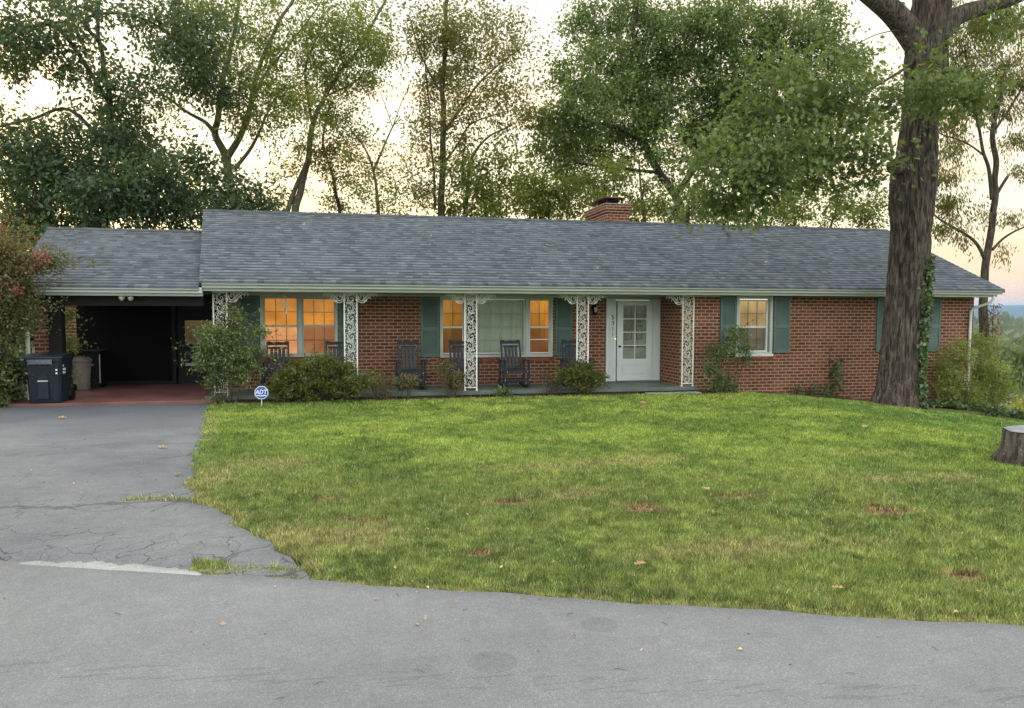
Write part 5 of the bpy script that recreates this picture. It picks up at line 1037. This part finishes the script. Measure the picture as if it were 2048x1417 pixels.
def sumac():
    t = thing('sumac_branch', 'long-leaved branches reaching in at the right edge of the lawn', 'shrub', (12.5, -5.6, -.45)); base = np.array((12.5, -5.6, -.5))
    limbs = [([base, base+(-.1, .0, 1.0), base+(-.45, .1, 1.55)], .03, .012), ([base+(0, 0, .3), base+(-.2, .05, .9), base+(-.6, .1, 1.15)], .02, .008)]
    plant(t, limbs, [(base+(-.85, .1, 1.5), (.3, .2, .12), 9), (base+(-.6, .1, 1.75), (.2, .2, .1), 5), (base+(-.75, .1, 1.05), (.25, .2, .1), 7), (base+(-.3, .1, 1.4), (.3, .2, .3), 10), (base+(-.3, .1, .9), (.3, .2, .3), 8)], L['nandina'], M['twig'], .17, 1, 26, .16, NARROW*np.array([1.2, 1]), hang=.5, names=('stem', 'foliage'), tr=.012)
sumac()
# ivy ground cover
P_ = []
while len(P_) < 3600:
    x = rng.uniform(13.0, 18.5); y = rng.uniform(-3.2, -.25)
    if y > -.35-(x-13)*.25-.3*rng.random()-.25 and y < -.25 or (x > 15 and y > -2.9+.2*math.sin(x*4)): P_.append((x, y, float(H(x, y))+.02+.09*rng.random()*min(1, (x-12.8)*.6)))
o = leaf_cloud('ground_ivy', np.array(P_), .09, L['ivy'], None, IVYL, hang=.1, flat=.8); o['kind'] = 'stuff'

# ------------------------------------------------------------------ distant valley at the right
def far_trees():
    spec = [(W(2010, 745, 60), 38, 'far', 'round mid-green tree down the slope at the right edge'), (W(2046, 728, 64), 24, 'farbrown', 'rusty brown tree crown below the mountain at the right edge'), (W(2000, 712, 90), 20, 'dark', 'dark tree crown just under the far town'), (W(2040, 768, 44), 30, 'far', 'low green tree behind the yellow shrub'), (W(1988, 760, 36), 34, 'willow', 'small yellow-green tree right behind the bamboo shrub'), (W(2032, 706, 120), 16, 'far', 'small round tree farther down the valley under the white houses')]
    spec = [(c, r*float((c-CAM)@fw)/F, m, lab) for c, r, m, lab in spec]
    for c, r, m, lab in spec:
        gz = float(H(c[0], c[1])); t = thing('valley_tree', lab, 'tree', (c[0], c[1], gz), 'trees down in the valley')
        n = 6000; d = rng.normal(size=(n, 3)); d /= np.linalg.norm(d, axis=1, keepdims=True); P = c+d*r*np.array((1, 1, .8))*(.6+.4*rng.random((n, 1)))*(1+.25*np.array([MN.noise(Vector(q*2.2)) for q in d])[:, None]); P = P[P[:, 2] > gz]
        leaf_cloud('crown', P, r*.055, L[m], t, QUAD, hang=0); MB().tube([(c[0], c[1], gz-.5), (c[0], c[1], c[2])], [r*.07, r*.04], 6).build('trunk', M['barkd'], t)
far_trees()
c = W(2018, 812, 48)
t = thing('distant_house', 'grey hipped roof of the neighbouring house just above the right end of the lawn', 'house', (c[0], c[1], c[2]-3.2), None)
MB().box(c[0]-1.5, c[0]+5, c[1], c[1]+7, c[2]-3.2, c[2]-.15).build('wall', M['farwall'], t); MB().box(c[0]-1.9, c[0]+5.4, c[1]-.4, c[1]+7.4, c[2]-.16, c[2]+.1).build('fascia', M['farwall'], t)
MB().add([(c[0]-1.95, c[1]-.45, c[2]+.1), (c[0]+5.45, c[1]-.45, c[2]+.1), (c[0]+5.45, c[1]+7.45, c[2]+.1), (c[0]-1.95, c[1]+7.45, c[2]+.1), (c[0]+1.0, c[1]+3.5, c[2]+1.3), (c[0]+2.4, c[1]+3.5, c[2]+1.3)], [(0, 1, 5, 4), (1, 2, 5), (2, 3, 4, 5), (3, 0, 4), (0, 3, 2, 1)]).build('roof', M['paleroof'], t)
for i, (px, py, lab) in enumerate(((1985, 676, 'small white house in the far valley town, leftmost'), (1998, 681, 'low white house in the far town, second from the left'), (2010, 678, 'wide white gabled house in the middle of the far town'), (2022, 683, 'white house in the far town right of the wide gabled one'), (2038, 674, 'white house in the far town at the right edge'))):
    c = W(px, py, 950); w = 13 if i == 2 else 8; gz = float(H(c[0], c[1])); z0 = min(gz, c[2]-4)
    t = thing('town_house', lab, 'house', (c[0], c[1], z0), 'white houses in the far town'); MB().box(c[0]-w/2, c[0]+w/2, c[1]-5, c[1]+5, z0, c[2]).build('wall', M['farwall'], t); MB().prism([(c[0]-w/2-.5, c[2]), (c[0]+w/2+.5, c[2]), (c[0], c[2]+2.6)], c[1]-5.5, c[1]+5.5).build('roof', M['paleroof'], t)
# woods of the valley: one mass too far to count, and the mountain behind
P_ = []
for i in range(16000):
    D = 330*(5.5**rng.random()); px = rng.uniform(1850, 2250); c = CAM+(fw+rt*(px-CX)/F)*D; z0 = float(H(c[0], c[1])); s = .018*D**.72
    P_.append((c[0], c[1], z0+rng.random()*.012*D))
P_ = np.array(P_); dd = np.hypot(P_[:, 0], P_[:, 1]+16.5)
o = leaf_cloud('valley_woods', P_, .012*dd, L['far'], None, QUAD*np.array([2., 1]), hang=-.6, flat=-.2); o['kind'] = 'stuff'
us = np.linspace(-.2, 1.5, 70); V = []
n_t = 26
for i, u in enumerate(us):
    a = R(20)+u*R(45)
    for j in range(n_t):
        v = j/(n_t-1); D = 5200+v*4200; hh = -44+(155+26*math.sin(a*6+.4)+26*MN.noise(Vector((a*7, 1, 0))))*float(sm(v*1.02))+28*MN.noise(Vector((a*26, v*4, 0)))*v*(1-v)*3
        V.append((math.sin(a)*D, -16.5+math.cos(a)*D, hh))
Fc = np.array([(i*n_t+j, (i+1)*n_t+j, (i+1)*n_t+j+1, i*n_t+j+1) for i in range(len(us)-1) for j in range(n_t-1)])
o = rawmesh('mountain', np.array(V), Fc, 4, pmat('mountain_forest', (.035, .06, .045), (.055, .075, .05), 1., .002, bump=0)); o['kind'] = 'structure'
o.data.polygons.foreach_set('use_smooth', [True]*len(Fc))

# ------------------------------------------------------------------ lawn
def grass_mat():
    m, nt = newmat('grass_blades'); at = N(nt, 'ShaderNodeAttribute', attribute_name='tint')
    d = N(nt, 'ShaderNodeBsdfDiffuse'); t = N(nt, 'ShaderNodeBsdfTranslucent'); nt.links.new(at.outputs['Color'], d.inputs[0]); nt.links.new(at.outputs['Color'], t.inputs[0])
    mx = N(nt, 'ShaderNodeMixShader', ins={0: .4}); nt.links.new(d.outputs[0], mx.inputs[1]); nt.links.new(t.outputs[0], mx.inputs[2])
    o = N(nt, 'ShaderNodeOutputMaterial'); nt.links.new(mx.outputs[0], o.inputs[0]); return m
def vnoise(x, y, s, seed=0):                   # cheap value noise on arrays
    r = np.random.default_rng(seed); G = r.random((64, 64)); u = x*s+31.3*seed; v = y*s+17.7*seed; i = np.floor(u).astype(int); j = np.floor(v).astype(int); a = sm(u-i); b = sm(v-j)
    g = lambda p, q: G[p % 64, q % 64]
    return (g(i, j)*(1-a)+g(i+1, j)*a)*(1-b)+(g(i, j+1)*(1-a)+g(i+1, j+1)*a)*b
def gw(px, py, Z=-.08):
    d = fw+rt*(px-CX)/F-up*(py-CY)/F; t = (Z-CAM[2])/d[2]; q = CAM+d*t; return q[0], q[1]
BARE = [(12.15, -2.05, .98, .50), (*gw(1025, 1012), .20, .11), (*gw(1285, 1030), .16, .14), (*gw(730, 1055), .16, .09), (*gw(1470, 1010), .22, .08), (*gw(1770, 1040), .17, .13), (*gw(960, 1130), .12, .08), (*gw(1930, 1175), .12, .1), (*gw(660, 1008), .14, .08), (*gw(1290, 895), .32, .10)]
STRAW = [(*gw(1220, 930), 1.0, .35), (*gw(1060, 940), .7, .3), (*gw(1730, 905), .9, .25), (*gw(1760, 970), .6, .2), (*gw(1150, 1000), .5, .3), (*gw(560, 935), .5, .5), (*gw(430, 960), .3, .8), (*gw(700, 1090), .7, .4), (*gw(1900, 960), .5, .3), (*gw(1500, 1120), .7, .3)]
def lawn():
    n = 1500000
    # more, finer blades close to the street, fewer and wider ones near the house
    d = 3.2*(19/3.2)**rng.random(n); a = rng.uniform(R(-28), R(50), n)
    x = np.sin(a)*d; y = -16.5+np.cos(a)*d; e = edge_d(x, y)
    near = vnoise(x, y, 7, 1)*.09+vnoise(x, y, 25, 8)*.04
    xe = np.where(y > -.6, -2.75, drive_edge(np.clip(y, -12.2, -.62)))
    k = (e > -.06+near-.04) & (x > xe-.13+near*.9+.06*(y < -9.7)) & (y < -.72+.22*vnoise(x, y, 2, 2)) & (x < 16.5)
    k |= (e > -.05+near) & (x > -1.15+.2*vnoise(x, y, 5, 3)) & (y < -11.25) & (x < -.3) & (e < .08+.6*near+.11*(x < -.8))            # tuft over the apron tip
    k |= (e > .02) & (x > -1.02) & (x < -.1) & (e < .10+near)
    k |= (x > -9.3) & (x < -6.2) & (y > -1.1+near) & (y < -.7) & (rng.random(n) < .4)
    k |= (np.abs(y+9.50-.05*np.sin(x*6)) < .05) & (x > -1.95) & (x < -1.4) & (rng.random(n) < .8)             # dead grass in the driveway seam
    k &= ((x-sx_)**2+(y-sy_)**2 > .2) & ((x-12.3)**2+(y-TY)**2 > .4)
    bare = np.full(n, -9.)
    for bx_, by_, ra, rb in BARE: bare = np.maximum(bare, 1-np.hypot((x-bx_)/ra, (y-by_)/rb)*(.7+.6*vnoise(x, y, 9, 5)))
    k &= ~((bare > .25) & (rng.random(n) < .72))
    x, y, d, e, bare = x[k], y[k], d[k], e[k], bare[k]; n = len(x)
    clump = vnoise(x, y, 6, 4)*.6+vnoise(x, y, 1.5, 6)*.4; big = vnoise(x, y, .7, 7); mid = vnoise(x, y, 2.3, 9); fine = vnoise(x, y, 14, 11); r = rng.random(n)
    dry = np.zeros(n)
    for bx_, by_, ra, rb in STRAW: dry = np.maximum(dry, np.clip(1.15-np.hypot((x-bx_)/ra, (y-by_)/rb)*(.6+.8*vnoise(x, y, 3, 12)), 0, 1))
    dry = np.maximum(dry, np.clip(1-(e-.02)/.16, 0, 1)*.6*(fine > .25)); dry = np.maximum(dry, np.clip(bare*2+.6, 0, 1)*(bare > -.35))
    dry = np.maximum(dry, .75*((np.abs(y+9.5) < .1) & (x < -1.35))); dry = np.maximum(dry, .7*np.clip(1-np.abs(x-drive_edge(np.clip(y, -12.2, -.62))-.03)/.16, 0, 1)*(mid > .35))
    streetside = np.clip((-6.3-y-.28*x)/3.2, 0, 1)                       # the lower lawn is rougher, duller and darker green
    green = np.array((.205, .305, .068)); deep = np.array((.115, .195, .052)); lime = np.array((.34, .43, .095)); straw = np.array((.50, .42, .21)); brown = np.array((.27, .175, .09)); olive = np.array((.185, .240, .085))
    w = np.clip((big*.5+mid*.5-.38)*3, 0, 1)[:, None]; c = green*(1-w)+lime*w
    w = np.clip(streetside*.6*(.4+.8*mid), 0, 1)[:, None]; c = c*(1-w)+olive*w
    w = np.clip((.50-clump*.75-.25*mid)*4.0, 0, .62)[:, None]; c = c*(1-w)+deep*w
    w = ((r < .06+.11*streetside+dry*.5))[:, None]; c = np.where(w, straw*(.55+.6*rng.random((n, 1))), c)
    w = (rng.random(n) < np.clip(bare+.45, 0, 1)*.8)[:, None]; c = np.where(w, brown*(.6+.9*rng.random((n, 1))), c)
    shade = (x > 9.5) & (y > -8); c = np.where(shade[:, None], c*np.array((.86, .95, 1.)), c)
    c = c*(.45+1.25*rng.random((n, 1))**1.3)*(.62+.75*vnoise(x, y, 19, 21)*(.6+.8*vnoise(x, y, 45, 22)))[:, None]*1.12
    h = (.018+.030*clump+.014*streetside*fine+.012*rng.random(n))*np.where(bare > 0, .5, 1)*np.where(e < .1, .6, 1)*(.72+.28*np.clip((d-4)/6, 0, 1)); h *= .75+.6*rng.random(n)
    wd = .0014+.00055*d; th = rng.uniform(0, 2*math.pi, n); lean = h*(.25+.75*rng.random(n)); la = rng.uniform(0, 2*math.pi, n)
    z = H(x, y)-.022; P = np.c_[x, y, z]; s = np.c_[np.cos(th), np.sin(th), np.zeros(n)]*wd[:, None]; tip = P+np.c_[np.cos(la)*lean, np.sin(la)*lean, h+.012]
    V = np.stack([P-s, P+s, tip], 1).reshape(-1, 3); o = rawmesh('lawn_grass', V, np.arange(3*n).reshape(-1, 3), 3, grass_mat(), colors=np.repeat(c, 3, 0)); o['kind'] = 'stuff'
lawn()
# bare soil showing through in the thin patches
mb = MB()
for i, (a, b, ra, rb) in enumerate(BARE[:9]):
    n = 18; ring = [(a+ra*.62*math.cos(k*2*math.pi/n)*(.8+.35*random.random()), b+rb*.62*math.sin(k*2*math.pi/n)*(.8+.35*random.random())) for k in range(n)]
    mb.add([(a, b, float(H(a, b))-.008)]+[(p, q, float(H(p, q))-.016) for p, q in ring], [(0, 1+k, 1+(k+1) % n) for k in range(n)])
o = mb.build('bare_soil', pmat('red_clay', (.25, .14, .085), (.16, .09, .055), 1., 25, bump=.8, bd=.02)); o['kind'] = 'stuff'
# litter: tiny scattered bits, plus single fallen leaves one can point at
P_ = []
for px0, px1, py0, py1, n in ((430, 1900, 795, 830, 150), (500, 2000, 830, 1180, 90), (0, 420, 810, 1000, 40), (130, 420, 797, 806, 40), (560, 2040, 1150, 1230, 40), (0, 2048, 1180, 1400, 34)):
    for i in range(n):
        x, y = gw(rng.uniform(px0, px1), rng.uniform(py0, py1), -.15 if py1 < 900 else -.05); P_.append((x, y, float(H(x, y))+(.035 if edge_d(x, y) > 0 and x > float(drive_edge(max(-12.2, min(-.62, y)))) else .02)))
o = leaf_cloud('leaf_litter', np.array(P_), .024, L['dead'], None, QUAD*np.array([1.1, 1]), hang=0, flat=1.5, jit=.6); o['kind'] = 'stuff'
def fallen(px, py, s, rz, label, Z=-.08, dry=True):
    s = s*.72
    x, y = gw(px, py, Z); zz = float(H(x, y))+(.045 if dry else .022); mb = MB(); k = len(OAKL); V = []
    for a, b in OAKL: V.append((x+s*(a*math.cos(rz)-(b-.5)*math.sin(rz)), y+s*(a*math.sin(rz)+(b-.5)*math.cos(rz)), zz+s*(abs(a)*.55+.25*(b-.5)**2)))
    h = (k-2)//2; tri = [(0, 1, k-1)]
    for i in range(1, h): tri += [(i, i+1, k-i), (i+1, k-i-1, k-i)]
    tri += [(h, h+1, h+2)]; me = bpy.data.meshes.new('fallen_leaf'); me.from_pydata([(p[0]-x, p[1]-y, p[2]-zz) for p in V], [], tri); me.materials.append(L['dead'])
    a_ = me.attributes.new('rnd', 'FLOAT', 'POINT'); a_.data.foreach_set('value', [rng.random()]*len(V)*1) if False else a_.data.foreach_set('value', np.full(len(V), rng.random(), np.float32))
    o = link('fallen_leaf', me); o.location = (x, y, zz); tag(o, label, 'leaf', 'single fallen oak leaves')
for a in ((1098, 884, .16, .4, 'tan fallen leaf on the bright grass in the middle of the lawn'), (1280, 1168, .12, 1.8, 'pinkish fallen leaf in the grass near the street at mid-picture'), (1675, 1219, .10, 1.2, 'curled tan leaf lying on the grass edge at the street, lower right'), (1414, 1005, .12, .1, 'reddish upright leaf in the rough grass right of the middle bare patch'),
          (1660, 858, .2, .9, 'pale fallen leaf on the upper lawn left of the big trunk'), (1730, 855, .2, 2.1, 'tan leaf on the upper lawn nearest the big trunk'), (905, 822, .2, 1.5, 'dark leaf on the upper lawn below the bare brick wall'), (1285, 801, .25, .3, 'brown leaf on the grass in front of the entrance step'), (1290, 808, .22, 1.9, 'brown leaf just below the one in front of the entrance step'), (1112, 974, .09, 1.5, 'pale leaf left of the straw patch on the lower lawn')): fallen(*a)
for a in ((326, 900, .17, 1.6, 'curled brown leaf on the driveway seam'), (355, 963, .12, .4, 'small dark curled leaf on the driveway below the seam'), (125, 832, .2, 1.5, 'pale leaf on the driveway in front of the navy bin')): fallen(*a, Z=-.07, dry=False)
# twigs and pale chips on the road
mb = MB()
for px, py in ((795, 1192), (1140, 1230), (408, 1291), (235, 1230), (840, 1345), (640, 1368), (1240, 1342), (1330, 1250), (560, 1400), (1700, 1350), (1870, 1300), (930, 1222)):
    x, y = gw(px, py, .01); a = rng.uniform(0, 3); l = rng.uniform(.012, .03); mb.tube([(x-l*math.cos(a), y-l*math.sin(a), .017), (x, y+.003, .019), (x+l*math.cos(a), y+l*math.sin(a), .016)], .0014, 5)
o = mb.build('road_twigs', M['wood']); o['kind'] = 'stuff'

# ------------------------------------------------------------------ haze
HAZE = 9.0e-5
if HAZE:
    m, nt = newmat('haze_air'); v = N(nt, 'ShaderNodeVolumePrincipled', ins={'Color': (.40, .66, 1, 1), 'Density': HAZE, 'Anisotropy': .0}); ou = N(nt, 'ShaderNodeOutputMaterial'); nt.links.new(v.outputs[0], ou.inputs['Volume'])
    o = MB().box(-9500, 12500, -3500, 12500, -60, 170).build('haze', m); o['kind'] = 'stuff'
